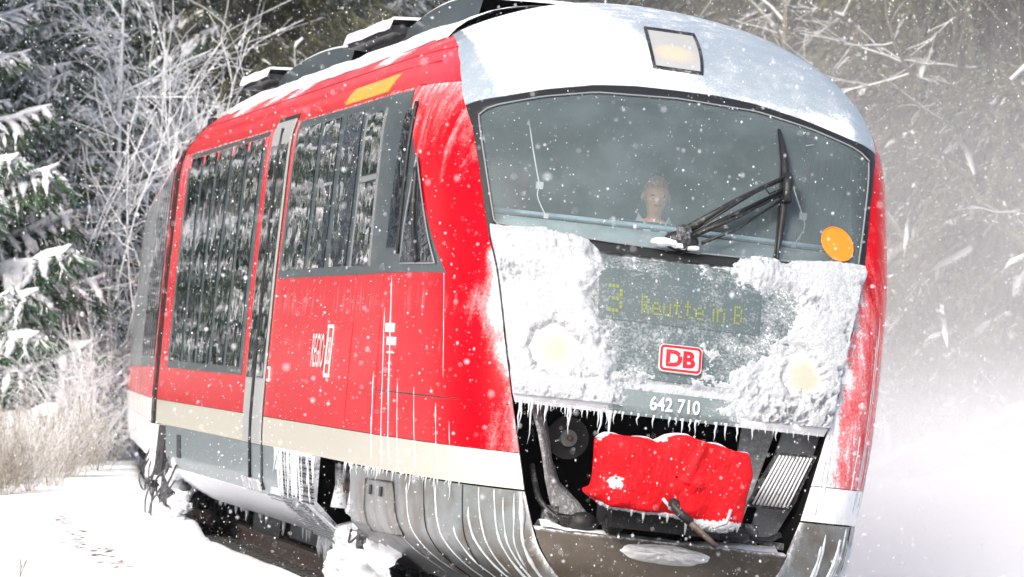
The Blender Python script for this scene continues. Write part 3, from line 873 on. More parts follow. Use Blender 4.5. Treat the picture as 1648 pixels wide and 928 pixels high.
def bay():
    """the open coupler bay: dark cavity, liners, grille, horn, hoses"""
    g = Geo()
    zz = np.linspace(.5, 1.28, 10)
    for sg in (-1, 1):
        P = []
        for z in zz:
            p0 = surf(sg * float(s_f(z)), z, -.004); P.append([p0, p0 + np.array([-sg * .03, .35, 0]), np.array([sg * .86, 3.3, z])])
        g.grid(np.array(P), None, 0, flip=(sg > 0))
    g.box((-.95, 3.3, .3), (.95, 3.34, 1.3)); g.box((-.98, 2.45, 1.272), (.98, 3.3, 1.30)); g.box((-.9, 2.3, .35), (.9, 3.3, .40))
    g.build('coupler_bay', 'cavity_black', train)
    # left grey liner, curved inwards, frosted
    g = Geo(); rows = []
    for z, x0, x1 in ((1.255, -.80, -.70), (1.10, -.735, -.655), (.95, -.69, -.62), (.82, -.66, -.56), (.72, -.63, -.44), (.64, -.60, -.36)):
        rows.append([(x0, 2.42, z), ((x0 + x1) / 2, 2.46, z), (x1, 2.62, z)])
    P = np.array(rows)[::-1]; g.grid(P, np.full(P.shape[:2], .45), .02); g.build('bay_liner', 'grey_metal', train)
    g = Geo(); g.prism([(.56, .60), (.70, .60), (.99, 1.20), (.93, 1.262), (.70, 1.262)], 2.47, 2.50, a=.2); g.build('bay_liner', 'grey_metal', train)
    # upright on the right, between tarpaulin and grille
    g = Geo(); g.prism([(.42, .62), (.50, .62), (.66, 1.255), (.46, 1.255)], 2.50, 2.53, a=.35); g.build('bay_strut', 'grey_metal', train)
    # step grille on the right: frame and nine bars
    g = Geo(); fr = [(.515, .80), (.775, .80), (.90, 1.14), (.66, 1.135)]
    fq = np.array([(x, 2.36, z) for x, z in fr]); c = fq.mean(0); fi = c + (fq - c) * .90
    v = np.concatenate([fq, fi, fq + [0, .06, 0], fi + [0, .06, 0]]); f = []
    for i in range(4):
        j = (i + 1) % 4; f += [(i, j, 4 + j, 4 + i), (i, 8 + i, 8 + j, j), (4 + i, 4 + j, 12 + j, 12 + i)]
    g.add(v, f, np.full(16, .25), False); gf = g.build('step_grille', 'dark_metal', train)
    bar = None
    for k in range(10):
        u = (k + .6) / 10.3
        lo = lerp(fi[0], fi[1], u) + [0, -.008, 0]; hi = lerp(fi[3], fi[2], u) + [0, -.008, 0]
        g = Geo(); g.tube([lo, (lo + hi) / 2, hi], .0065, 6, a=.7); g.build('bar', 'grey_metal', gf)
    # round horn / air coupling on the left
    g = Geo(); g.disc((-.54, 2.62, 1.08), .125, 1, .10, a=.05); h = g.build('air_coupling', 'dark_metal', train)
    g = Geo(); g.disc((-.54, 2.58, 1.08), .05, 1, .05, 18, a=.2); g.build('valve', 'grey_metal', h)
    g = Geo(); g.tube([(-.54, 2.56, 1.08), (-.54, 2.5, 1.08)], .018, 8, a=.4); g.build('valve_stem', 'rust_metal', h)
    # coupler head and mounting hidden below the tarpaulin
    g = Geo(); g.box((-.34, 1.92, .60), (.30, 2.5, .73), a=.15); g.box((-.12, 2.0, .72), (.18, 3.3, .95)); g.ball((-.46, 2.2, .60), .085, a=.1, sc=(1.1, 1, .8)); g.ball((-.30, 2.1, .62), .07, a=.1); g.ball((.40, 2.15, .63), .08, a=.1, sc=(1.5, 1, .6)); g.build('coupler', 'dark_metal', train)
    # floor clutter: brackets and hoses
    for (x0, x1, z0, z1) in ((-.68, -.60, .57, .68), (-.585, -.50, .57, .63), (.50, .58, .57, .70), (.62, .74, .57, .61)):
        g = Geo(); g.box((x0, 2.25, z0), (x1, 2.4, z1), a=.4); g.build('bracket', 'dark_metal', train)
    for P_, r in (([(-.75, 2.5, .9), (-.72, 2.3, .72), (-.62, 2.2, .62), (-.5, 2.2, .60)], .018), ([(.45, 2.3, .72), (.52, 2.18, .63), (.62, 2.16, .62), (.70, 2.2, .66)], .018), ([(-.2, 2.4, 1.0), (-.32, 2.2, .8), (-.3, 2.1, .65)], .02)):
        u = np.linspace(0, 1, 12); P_ = crm(np.array(P_), 14); g = Geo(); g.tube(P_, r, 7, a=.2); g.build('hose', 'black_rubber', train)
bay()

def icicles():
    g = Geo(); r = np.random.default_rng(5)
    def ic(p, L, w):
        k = 4; pts = [(p[0] + r.normal(0, .003), p[1], p[2] - L * i / k) for i in range(k + 1)]
        g.tube(pts, [w, w * .75, w * .55, w * .3, w * .06], 5, cap=False)
    for x in np.concatenate([np.arange(-.92, -.30, .024), np.arange(-.3, .9, .045)]):
        x = x + r.normal(0, .006)
        L = r.gamma(2.0, .028) + .012 if x < -.3 else r.gamma(1.4, .022) + .008
        ic(surf(x, 1.268, .002), min(L, .22), .006 + L * .03)
    for x, L in ((-.90, .20), (-.83, .25), (-.75, .13), (-.62, .12), (.13, .09), (.25, .11), (.31, .10), (.38, .1), (.47, .08), (.62, .07)): ic(surf(x, 1.268, .004), L, .009)
    g.build('icicles', 'ice', train, kind='stuff')
    g = Geo()
    for y in np.arange(2.3, 6.5, .05):
        z = .757; y2 = y + r.normal(0, .015)
        if r.random() < .55: ic(side(y2, z, .002), r.gamma(1.5, .022) + .01, .006)
    for k in range(70):
        y = r.uniform(8.6, 11.0); ic(side(y, .757, .004), r.gamma(1.6, .03), .008)
    g.build('icicles', 'ice', train, kind='stuff')
    # frozen runnels down the sides and over the skirt
    g = Geo(); gc = Geo()
    def run(s0, z0, z1, w, drift=0, gg=None, sg=-1):
        n = 16; z = np.linspace(z0, z1, n); s = s0 + drift * sstep(z0, z1, z) + .006 * np.array([mnoise.noise(Vector((q * 6, s0 * 9, 0))) for q in z])
        rad = w * (.5 + .7 * np.abs([mnoise.noise(Vector((q * 14, s0 * 5, 4))) + .4 for q in z])); rad[0] *= .3; rad[-1] *= .4
        (gg or g).tube(surf(sg * s, z, rad * .3), rad, 5)
    for s0, z0, z1, w, dr in ((.885, .74, .16, .016, -.02), (.93, .73, .30, .007, 0), (1.00, .70, .15, .008, -.05), (1.06, .74, .20, .009, -.06), (1.16, .74, .25, .007, -.05), (1.24, .62, .18, .009, -.08), (1.42, .50, .15, .007, -.1), (1.75, .72, .14, .009, -.12), (2.6, .70, .2, .006, -.1), (3.2, .6, .18, .005, -.1)):
        run(s0, z0, z1, w, dr)
    for k in range(15):
        run(r.uniform(.84, 1.8), r.uniform(.6, .75), r.uniform(.14, .4), r.uniform(.004, .012), -.04, sg=1)
    for s0, z0, z1, w in ((3.25, 1.95, .80, .006), (3.55, 1.75, .78, .0045), (2.9, 1.30, .77, .004), (2.3, 1.28, .77, .004), (1.7, 1.2, .77, .004), (1.45, 1.1, .76, .003), (4.0, 1.35, .8, .005), (1.55, 2.0, 1.35, .0025)):
        run(s0, z0, z1, w)
    for k in range(22): run(r.uniform(.92, 2.2), r.uniform(1.0, 2.0), r.uniform(.77, .95), r.uniform(.0025, .006), sg=1)
    g.build('frozen_runnels', 'ice', train, kind='stuff')
icicles()

# ------------------------------------------------------------------ windows, doors and fittings on the visible side
def patch(y0, y1, z0, z1, off, name, mat, prn, mask=0., depth=.01, ny=None, nz=12, quad=None):
    ny = ny or max(4, int(abs(y1 - y0) / .35) + 2)
    P = []
    for w in np.linspace(0, 1, nz):
        row = []
        for u in np.linspace(0, 1, ny):
            if quad is not None:
                (a, b), (c, d) = (np.array(quad[0]), np.array(quad[1])), (np.array(quad[3]), np.array(quad[2]))
                q = lerp(lerp(a, b, u), lerp(c, d, u), w); row.append(side(q[0], q[1], off))
            else: row.append(side(lerp(y0, y1, u), lerp(z0, z1, w), off))
        P.append(row)
    P = np.array(P); g = Geo(); g.grid(P, np.full(P.shape[:2], mask), depth, flip=True)
    return g.build(name, mat, prn)

def windows():
    # front window band: dark surround then panes
    fr = patch(0, 0, 0, 0, .004, 'window_band', 'frame_paint', train, .14, quad=[(2.93, 1.965), (11.78, 1.975), (11.62, 3.125), (4.95, 3.115)], ny=40, nz=16)
    g = Geo(); z = np.linspace(1.985, 3.07, 12)
    panes = [(11.5, 10.0, 2.03, 3.06), (9.72, 8.7, 2.03, 3.06), (8.38, 7.35, 2.03, 3.06)]
    for a, b, z0, z1 in panes: patch(b, a, z0, z1, .010, 'window_pane', 'side_glass', fr, depth=.004)
    patch(5.95, 7.0, 2.62, 3.02, .010, 'window_pane', 'side_glass', fr, depth=.004)
    patch(5.95, 7.0, 2.03, 2.57, .010, 'window_pane', 'side_glass', fr, depth=.004)
    for z0, z1 in ((2.575, 2.61),): patch(5.9, 7.05, z0, z1, .016, 'window_frame', 'grey_metal', fr, .1, nz=3)
    for y in (5.9, 7.03): patch(y, y + .04, 2.02, 3.03, .014, 'window_frame', 'grey_metal', fr, .1, ny=3)
    patch(8.72, 9.7, 2.60, 2.62, .014, 'window_frame', 'grey_metal', fr, .1, nz=3)
    # cab door window (tall narrow, bright reflection) and triangular quarterlight
    patch(0, 0, 0, 0, .011, 'cab_door_window', 'side_glass', fr, quad=[(4.42, 2.12), (4.95, 2.12), (4.85, 2.98), (4.55, 2.98)], ny=6, depth=.004)
    g = Geo(); ring = [side(y, z, .016) for y, z in [(4.36, 2.08), (4.40, 2.7), (4.52, 3.02)]]; g.tube(crm(np.array(ring), 14), .014, 6); g.build('grab_rail', 'black_rubber', fr)
    tri = patch(0, 0, 0, 0, .011, 'quarterlight', 'side_glass', fr, quad=[(3.16, 2.03), (4.22, 2.03), (4.12, 2.66), (4.02, 2.66)], ny=8, depth=.004)
    g = Geo(); g.tube(crm(np.array([side(3.62, 2.03, .018), side(3.86, 2.3, .018), side(4.0, 2.60, .018)]), 12), .018, 6); g.build('quarterlight_bar', 'black_rubber', tri)
    g = Geo()
    for a, b in (((3.14, 2.02), (4.24, 2.02)), ((4.24, 2.02), (4.07, 2.68)), ((4.07, 2.68), (3.14, 2.02))):
        p = [side(lerp(a[0], b[0], t_), lerp(a[1], b[1], t_), .012) for t_ in np.linspace(0, 1, 8)]; g.tube(p, .006, 5)
    g.build('quarterlight_seal', 'grey_metal', fr)
    # rear low-floor windows
    fr = patch(13.85, 20.72, 1.25, 3.12, .004, 'window_band', 'frame_paint', train, .14)
    ys = np.linspace(13.98, 20.60, 6)
    for a, b in zip(ys[:-1], ys[1:]): patch(a + .14, b - .14, 1.31, 3.07, .010, 'window_pane', 'side_glass', fr, depth=.004)
    # doors
    dr = patch(11.92, 13.40, .43, 3.20, .003, 'door_frame', 'black_rubber', train, .1, ny=8, nz=24)
    for a, b in ((11.97, 12.62), (12.69, 13.34)):
        lf = patch(a, b, .755, 3.16, .016, 'door_leaf', 'door_metal', train, .18, ny=6, nz=24)
        patch(a, b, .47, .750, .014, 'door_foot', 'side_skirt_paint', lf, .25, ny=6, nz=6)
        patch(a + .07, b - .07, 1.24, 2.98, .022, 'door_window', 'side_glass', lf, depth=.004)
        patch(a + .02, b - .02, .42, .50, .024, 'door_sill', 'grey_metal', lf, .5, nz=3)
    g = Geo(); g.tube([side(12.655, z, .022) for z in np.linspace(.5, 3.1, 12)], .014, 6); g.build('door_seal', 'black_rubber', dr)
    bt = patch(11.68, 11.84, 1.22, 1.33, .012, 'door_sign', 'white_paint', train, depth=.01, nz=3)
    patch(11.71, 11.81, 1.24, 1.31, .016, 'door_sign_print', 'sign_red', bt, nz=3)
    # yellow first-class stripe, rain gutter, seams
    patch(0, 0, 0, 0, .004, 'yellow_stripe', 'yellow_paint', train, quad=[(6.3, 3.155), (8.85, 3.15), (8.75, 3.268), (6.2, 3.275)], ny=12, nz=5, depth=.004)
    for zz, r_ in ((3.142, .006), (3.30, .008), (3.40, .006)):
        g = Geo(); y = np.linspace(4.6, 21.2, 50); g.tube(side(y, np.full(50, zz), .002), r_, 5); g.build('gutter', 'red_roof_paint', train)
    for a, b, zz in ((2.3, 5.3, 1.235),):
        g = Geo(); y = np.linspace(a, b, 24); g.tube(side(y, np.full(24, zz), .001), .004, 4); g.build('panel_seam', 'black_rubber', train)
    for yy in (6.62, 5.05):
        g = Geo(); z = np.linspace(.97, 1.96, 10); g.tube(side(np.full(10, yy), z, .0), .003, 4); g.build('panel_seam', 'red_roof_paint', train)
    # operator's side lettering and small signs
    def sl(yc, zc):
        return lambda u, v, h: side(yc - u, zc + v, .004 + h)
    text_mesh('side_lettering', 'REGIO', .33, 'white_paint', train, sl(8.55, 1.465), .0, .80)
    g = Geo()
    for (y, z0, z1) in ((8.02, 1.30, 1.63), (7.72, 1.30, 1.63)):
        g.box((-.002, -.02, z0 - 1.465), (.002, .02, z1 - 1.465), t=side(y, 1.465, .006))
    for z in (1.30, 1.63): g.box((-.002, -.17, -.012), (.002, .17, .012), t=side(7.87, z, .006))
    g.build('side_emblem_border', 'white_paint', train)
    text_mesh('side_emblem_letters', 'DB', .22, 'white_paint', train, lambda u, v, h: side(7.87 - u, 1.465 + v * 1.2, .004 + h), .0, .7)
    for z0, z1, y0, y1 in ((1.60, 1.655, 4.35, 4.75), (1.52, 1.57, 4.25, 4.65), (1.47, 1.48, 4.3, 4.62)): patch(y0, y1, z0, z1, .004, 'info_plate', 'white_paint', train, nz=3, depth=.003)
windows()

def underside():
    # grey skirt under the cream band, with the leaf-door line and a dark slot
    sk = patch(10.7, 20.55, .40, .752, -.004, 'side_skirt', 'side_skirt_paint', train, .18, depth=.03)
    patch(19.0, 19.35, .50, .69, .004, 'skirt_slot', 'black_rubber', sk, depth=.01, nz=4)
    # turned-in lower panel, dusted white
    ys = np.linspace(10.8, 20.2, 30); rows = []
    for x, z in ((-1.325, .398), (-1.26, .33), (-1.12, .25), (-.95, .17), (-.85, .15)):
        rows.append(np.stack([np.full_like(ys, x), ys, z + .012 * (vnoise(ys * 3, ys * 0 + z * 20, 9, 3) - .5)], -1))
    g = Geo(); g.grid(np.array(rows)[::-1], np.full((5, 30), .85), .02, flip=True); g.build('underfloor_panel', 'side_skirt_paint', train)
    # ribbed radiator grille
    z = [.752, .42, .24, .12]; x = [-1.40, -1.34, -1.10, -.93]; ya = [8.25, 8.65, 9.1, 9.2]; yb = [10.65, 11.5, 11.5, 11.3]
    rows = []
    for k in range(4): rows.append([(x[k], ya[k], z[k]), (x[k], (ya[k] + yb[k]) / 2, z[k]), (x[k], yb[k], z[k])])
    P = np.array(rows)[::-1]; g = Geo(); g.grid(P, np.full(P.shape[:2], .62), .04, flip=True, smooth=False); gr = g.build('radiator_grille', 'grey_metal', train)
    for k in range(17):
        z0 = .73 - .019 * k * 1.0
        for c_, (a, b) in enumerate(((8.5, 9.2), (9.45, 10.6))):
            g = Geo(); xx = -1.402 + (.752 - z0) * .18 - .004
            g.box((-.006, a, -.005), (.012, b, .005), t=(xx, 0, z0)); g.build('louvre', 'dark_metal' if (k * 7 + c_ * 3) % 5 > 1 else 'grey_metal', gr)
    for k in range(14):
        t_ = (k + .5) / 14; zz = lerp(.41, .14, t_); xx = lerp(-1.345, -.955, t_) - .006
        a = lerp(9.0, 9.2, t_) + .2; b = lerp(11.85, 11.3, t_) - .15
        g = Geo(); g.box((-.004, a, -.004), (.014, b, .004), t=(xx, 0, zz)); g.build('louvre', 'grey_metal', gr)
    # ragged ice hanging from the grille's foot
    g = Geo(); r = np.random.default_rng(8)
    for k in range(22):
        y = r.uniform(8.4, 10.9); z1 = r.uniform(.2, .6); q = np.linspace(.75, z1, 9); xx = np.interp(q, [.12, .24, .42, .752], [-.93, -1.10, -1.34, -1.40]) - .012
        g.tube(np.stack([xx, y + .25 * (.75 - q), q], -1), np.r_[.004, r.uniform(.004, .012, 7), .003], 5)
    for k in range(46):
        y = r.uniform(9.1, 11.3); xx = -.93 - .03 * r.random(); L = r.gamma(2, .035) + .03
        if y < 10: L *= 1.6
        g.tube([(xx, y, .15), (xx + r.normal(0, .01), y, .15 - L * .5), (xx, y, .15 - L)], [.03 * r.uniform(.6, 1.5), .022, .006], 6)
    for k in range(16):
        y = r.uniform(11.4, 20.4); g.tube([(-.9, y, .17), (-.9, y, .14 - r.gamma(2, .02))], [.02, .004], 5)
    g.build('icicles', 'ice', train, kind='stuff')
    # dark underframe boxes seen below the turned-in panel, and the body's closed bottom
    g = Geo(); g.box((-.85, 9.4, .18), (.85, 20.5, .7)); g.box((-1.25, 4.0, .72), (1.25, 21.2, .80)); g.build('underframe', 'cavity_black', train)
    for k, (y0, y1, z0) in enumerate(((11.2, 12.6, -.02), (13.0, 15.4, .02), (16.2, 18.4, -.05))):
        g = Geo(); g.box((-.75, y0, z0), (.75, y1, .18), a=.1); g.build('underfloor_box', 'dark_metal', train)
    # rear end wall and gangway bellows
    g = Geo(); zs = np.linspace(.78, 3.83, 40)
    P = np.array([[(-WS(z), YEND, z), (0, YEND, z), (WS(z), YEND, z)] for z in zs]); g.grid(P, flip=True); g.build('end_wall', 'black_rubber', train)
    g = Geo()
    for k in range(4):
        w = 1.30 + (.04 if k % 2 else 0); y = YEND + .06 + .11 * k
        zz = np.linspace(.85, 3.55, 18); ww = np.minimum(w, WS(zz) - .05 + (.04 if k % 2 else 0))
        for sg in (-1, 1):
            g.grid(np.array([[(sg * (a - .04), y - .055, z), (sg * a, y, z), (sg * (a - .04), y + .055, z)] for a, z in zip(ww, zz)]), None, 0, flip=(sg < 0))
    g.box((-1.2, YEND, .8), (1.2, YEND + .5, 3.5)); g.build('gangway_bellows', 'black_rubber', train)
underside()

def wheel(parent, x, y, r=.385, sg=-1):
    prof = [(0, .02), (.30, .02), (.55, -.03), (.80, -.02), (.84, .03), (1.0, .035), (1.0, -.06), (.95, -.07)]
    n = 36; g = Geo(); rows = []
    for a, dx in prof:
        rows.append([(x + sg * dx, y + r * a * math.cos(q), r + r * a * math.sin(q)) for q in np.linspace(0, 2 * math.pi, n + 1)])
    g.grid(np.array(rows), np.full((len(prof), n + 1), .4), flip=(sg > 0)); w = g.build('wheel', 'dark_metal', parent)
    g = Geo(); g.disc((x + sg * .03, y, r), .09, 0, .10 * sg, 20, a=.4); g.build('axle_box', 'grey_metal', w)
    return w

def bogie(yc, name, rich=True):
    b = empty(name, (0, yc, 0)); b.parent = train
    g = Geo()
    for sg in (-1, 1):
        pr = [(-1.35, .50), (-1.1, .62), (-.45, .60), (-.3, .46), (.3, .46), (.45, .60), (1.1, .62), (1.35, .50), (1.1, .44), (.5, .38), (-.5, .38), (-1.1, .44)]
        g.prism(pr, sg * 1.02 - .06, sg * 1.02 + .06, axis=0, a=.55)
    g.box((-1.0, -.25, .40), (1.0, .25, .60), a=.3)
    fo = g.build('bogie_frame', 'grey_metal', b)
    for y in (-.95, .95):
        for sg in (-1, 1): wheel(b, sg * .77, y, sg=sg)
        g = Geo(); g.tube([(-.8, y, .385), (.8, y, .385)], .08, 10); g.build('axle', 'rust_metal', b)
    for sg in (-1, 1):
        for y in (-.95, .95):
            g = Geo(); th = np.linspace(0, 10 * math.pi, 70)
            g.tube(np.stack([sg * 1.06 + .07 * np.cos(th), y + .07 * np.sin(th), .48 + .17 * th / th[-1]], -1), .013, 5, a=.5); g.build('spring', 'dark_metal', b)
        g = Geo(); g.tube([(sg * 1.12, -.7, .30), (sg * 1.15, 0, .34), (sg * 1.12, .7, .30)], .03, 8, a=.6); g.build('damper', 'grey_metal', b)
        g = Geo(); g.disc((sg * 1.05, .12, .56), .16, 0, .06, 22, a=.1); g.build('brake_disc', 'rust_metal', b)
        g = Geo(); g.tube([(sg * 1.1, .35, .40), (sg * 1.14, .15, .72)], .045, 10, a=.2); g.tube([(sg * 1.1, .35, .40), (sg * 1.13, .24, .56)], .06, 10, a=.4); g.build('hydraulic_damper', 'dark_metal', b)
    for y in (-.55, .75):
        g = Geo(); g.disc((-1.16, y, .58), .13, 0, .05, 22, a=.25); g.disc((-1.19, y, .58), .05, 0, .04, 14, a=.5); g.build('brake_disc', 'rust_metal', b)
    for y, z0, z1, rr_ in ((-.15, .42, .73, .05), (.35, .40, .72, .035), (1.1, .42, .72, .06), (-.95, .45, .74, .03)):
        g = Geo(); g.tube([(-1.17, y, z0), (-1.17, y, (z0 + z1) / 2), (-1.17, y, z1)], [rr_, rr_ * .7, rr_], 9, a=.55); g.build('air_cylinder', 'grey_metal', b)
    if rich:
        g = Geo(); r = np.random.default_rng(3)
        for k in range(40):
            y = r.uniform(-1.5, 1.4); zz = r.uniform(.20, .56); g.ball((-1.06 - r.uniform(-.10, .06), y, zz), r.uniform(.02, .06), 9, 6, sc=(1, 1.7, 1), lump=.6, seed=k)
        yy, zz2 = np.meshgrid(np.linspace(-1.9, 1.55, 120), np.linspace(-.12, .46, 50), indexing='ij')
        nn_ = vnoise(yy * 2.2, zz2 * 6, 71, 5, 2, .6); hh = (nn_ - .36) * .32 + .10 * sstep(.46, .1, zz2) - .25 * sstep(.34, .46, zz2 + .1 * nn_)
        g.grid(np.stack([-1.02 - hh * .9, yy, zz2], -1), flip=True)
        g.build('bogie_snow', 'snow', b, kind='stuff')
        for P_ in ([(-1.16, .3, .30), (-1.2, 0, .22), (-1.18, -.3, .28)],):
            g = Geo(); g.tube(crm(np.array(P_), 12), .008, 6); g.build('brake_hose', 'black_rubber', b)
        g = Geo(); g.disc((-1.20, -.45, .27), .075, 0, .05, 18, a=.2); g.build('axle_end_cap', 'dark_metal', b)
bogie(7.4, 'front_bogie')
bogie(22.2, 'middle_bogie')

def cables():
    """jumper cables hanging in the gap between the two carriages"""
    g = Geo(); g.box((-1.37, 20.75, .30), (-1.05, 21.5, .74), a=.2); g.box((-1.32, 20.5, .05), (-1.05, 21.2, .32), a=.3); g.build('junction_box', 'dark_metal', train)
    g = Geo(); g.box((-1.39, 21.6, .25), (-1.25, 22.2, .74), a=.8); g.build('coupling_cover', 'grey_metal', train)
    r = np.random.default_rng(14)
    for k in range(10):
        y0 = r.uniform(20.3, 22.0); y1 = y0 + r.uniform(-1.6, 1.6); z0 = r.uniform(.3, .68); z1 = r.uniform(.1, .5)
        P_ = np.array([(-1.34, y0, z0), (-1.38 - .07 * r.random(), y0 + .2 * r.normal(), min(z0, z1) - r.uniform(.02, .15)), (-1.36 - .06 * r.random(), (y0 + y1) / 2, min(z0, z1) - r.uniform(.08, .3)), (-1.34, y1, z1)])
        g = Geo(); g.tube(crm(P_, 18), r.uniform(.006, .010), 6, a=.3); g.build('jumper_cable', 'black_rubber', train)
    g = Geo()
    for k in range(28): g.ball((-1.26 - r.uniform(-.1, .06), r.uniform(19.6, 21.6), r.uniform(-.05, .45)), r.uniform(.04, .10), 8, 5, lump=.6, seed=k, sc=(1, 1.8, .8))
    g.build('clinging_snow', 'snow', train, kind='stuff')
cables()

def roof_gear():
    for y0, y1, lid0, lid1 in ((14.0, 19.6, 19.6, 22.0), (6.6, 10.6, 10.7, 13.6)):
        n = 24; ys = np.linspace(y0, y1, n); u = np.linspace(0, 1, n)
        top = 3.79 + .13 * np.sin(math.pi * (.12 + .80 * u)) ** .7
        g = Geo(); rows = [np.stack([np.full(n, -.86), ys, np.full(n, 3.62)], -1), np.stack([np.full(n, -.82), ys, top - .01], -1), np.stack([np.full(n, -.74), ys, top], -1), np.stack([np.full(n, .74), ys, top], -1), np.stack([np.full(n, .82), ys, np.full(n, 3.62)], -1)]
        g.grid(np.array(rows)[::-1], np.full((5, n), .05), smooth=False)
        g.prism([(-.86, 3.6), (-.82, top[-1]), (.8, top[-1]), (.82, 3.6)], y1, y1 + .03)
        cw = g.build('roof_cowl', 'cowl_paint', train)
        g = Geo(); rows = [np.stack([np.full(n, x), ys, top + .035 * math.sin(math.pi * (k + .6) / 6.6)], -1) for k, x in enumerate(np.linspace(-.80, .76, 7))]
        g.grid(np.array(rows), None, .02, flip=True, inward=(0, 0, -1)); g.build('cowl_snow', 'snow', cw, kind='stuff')
        # flat lid behind the cowl, dark underneath, snow on top
        g = Geo(); g.box((-.92, lid0, 3.80), (.85, lid1, 3.85)); g.box((-.80, lid0 + .1, 3.6), (.8, lid1 - .6, 3.80)); ld = g.build('roof_lid', 'black_rubber', train)
        g = Geo(); yy = np.linspace(lid0 - .05, lid1 + .05, 20)
        rows = [np.stack([np.full(20, x), yy, 3.852 + h + .02 * vnoise(yy * 2, yy * 0 + x, 3, 3)], -1) for x, h in ((-.95, -.02), (-.93, .045), (-.6, .07), (.6, .07), (.87, .0))]
        g.grid(np.array(rows), None, .02, flip=True, inward=(0, 0, -1)); g.build('lid_snow', 'snow', ld, kind='stuff')
roof_gear()

def rear_car():
    yaw = math.radians(-3.75)
    rc = empty('rear_carriage', (0, YEND + .5, 0), (0, 0, yaw)); rc.parent = train
    L = 20.0; zs = np.linspace(.755, 3.80, 50); ys = np.linspace(0, L, 30)
    def sect(z): return WS(z)
    def strip(z0, z1, nm, mat, mask, off=0., y0=0, y1=L, n=20, sgs=(-1, 1)):
        for sg in sgs:
            zz = np.linspace(z0, z1, n); yy = np.linspace(y0, y1, 24)
            P = np.array([[(sg * (sect(z) + off), y, z) for y in yy] for z in zz]); g = Geo()
            g.grid(P, np.full(P.shape[:2], mask), .02, flip=(sg < 0)); o = g.build(nm, mat, rc)
        return o
    strip(.965, 3.14, 'rear_body_side', 'red_paint', .35); strip(3.145, 3.56, 'rear_roof_edge', 'red_roof_paint', .55); strip(.755, .96, 'rear_cream_band', 'cream_paint', .5, n=4)
    strip(3.56, 3.84, 'rear_roof', 'cap_paint', 1.0, n=14)
    strip(.40, .75, 'rear_skirt', 'side_skirt_paint', .6, n=4, y0=1.2)
    wb = strip(1.25, 3.12, 'window_band', 'frame_paint', .42, .004, 9.0, 19.6, sgs=(-1,))
    strip(1.25, 3.12, 'window_band', 'frame_paint', .3, .004, .35, 8.9, sgs=(-1,))
    for a in (.45, 1.85, 3.25, 4.65, 6.05, 7.45):
        zz = np.linspace(1.35, 3.05, 8); P = np.array([[(-(sect(z) + .012), y, z) for y in (a, a + .6, a + 1.15)] for z in zz]); g = Geo(); g.grid(P, None, .01, flip=True); g.build('window_pane', 'side_glass', rc)
    g = Geo(); g.box((-1.2, .3, .2), (1.2, L, .78)); g.build('underframe', 'cavity_black', rc)
    for yy in (.0, L):
        g = Geo(); P = np.array([[(-WS(z), yy, z), (0, yy, z), (WS(z), yy, z)] for z in zs]); g.grid(P, flip=yy > 1); g.build('end_wall', 'black_rubber', rc)
rear_car()

# ------------------------------------------------------------------ wiper, sticker, cords
def wiper():
    n = surf(0, 2.3, 1.0) - surf(0, 2.3)
    def at(x, z, h): return surf(x, z, h)
    g = Geo(); g.ball(at(-.01, 2.27, .05), .085, 14, 8, sc=(1.25, .8, .75), a=.1); h = g.build('wiper_housing', 'black_rubber', train)
    w = empty('wiper', tuple(at(0, 2.3, .06))); w.parent = train; o0 = np.array(w.location)
    def tb(P_, r, nm, m_='black_rubber', a=.12, flat=1): g = Geo(); g.tube(np.array(P_) - o0, r, 7, a=a, flat=flat); g.build(nm, m_, w)
    # arms: pivot (0, 2.30) to the blade carrier (.575, 2.70)
    tb([at(.02, 2.32, .10), at(.25, 2.48, .12), at(.42, 2.60, .12), at(.59, 2.705, .10)], [.028, .022, .014, .016], 'arm', a=.18)
    tb([at(.03, 2.28, .08), at(.25, 2.42, .10), at(.575, 2.63, .09)], [.024, .014, .010], 'arm', a=.18)
    tb([at(.06, 2.29, .10), at(.3, 2.42, .11), at(.56, 2.60, .10)], [.018, .010, .008], 'arm')
    tb([at(.10, 2.26, .07), at(.3, 2.36, .09), at(.56, 2.575, .08)], [.012, .008, .008], 'arm')
    tb([at(.10, 2.34, .13), at(.3, 2.50, .14), at(.44, 2.59, .15), at(.47, 2.57, .13), at(.55, 2.62, .12)], .006, 'washer_hose')
    tb([at(.0, 2.24, .05), at(-.01, 2.30, .15)], .045, 'pivot', a=.3)
    tb([at(.585, 2.56, .09), at(.59, 2.66, .11), at(.595, 2.72, .09)], [.028, .036, .028], 'blade_carrier')
    tb([at(.545, 2.225, .02), at(.565, 2.4, .035), at(.585, 2.6, .06), at(.595, 2.72, .07), at(.60, 2.9, .04), at(.605, 3.045, .015)], [.010, .017, .024, .026, .016, .006], 'blade', flat=.7)
    tb([at(.532, 2.215, .006), at(.552, 2.4, .008), at(.572, 2.62, .01), at(.588, 2.85, .008), at(.6, 3.05, .006)], .007, 'wiper_rubber')
    g = Geo()
    for x, z, r_ in ((-.12, 2.245, .045), (-.07, 2.25, .05), (-.02, 2.235, .04), (.05, 2.23, .03)): g.ball(at(x, z, .06) - o0, r_, 10, 6, sc=(1.5, 1, .55), lump=.4, seed=int(x * 100))
    g.build('wiper_snow', 'snow', w, kind='stuff')
wiper()

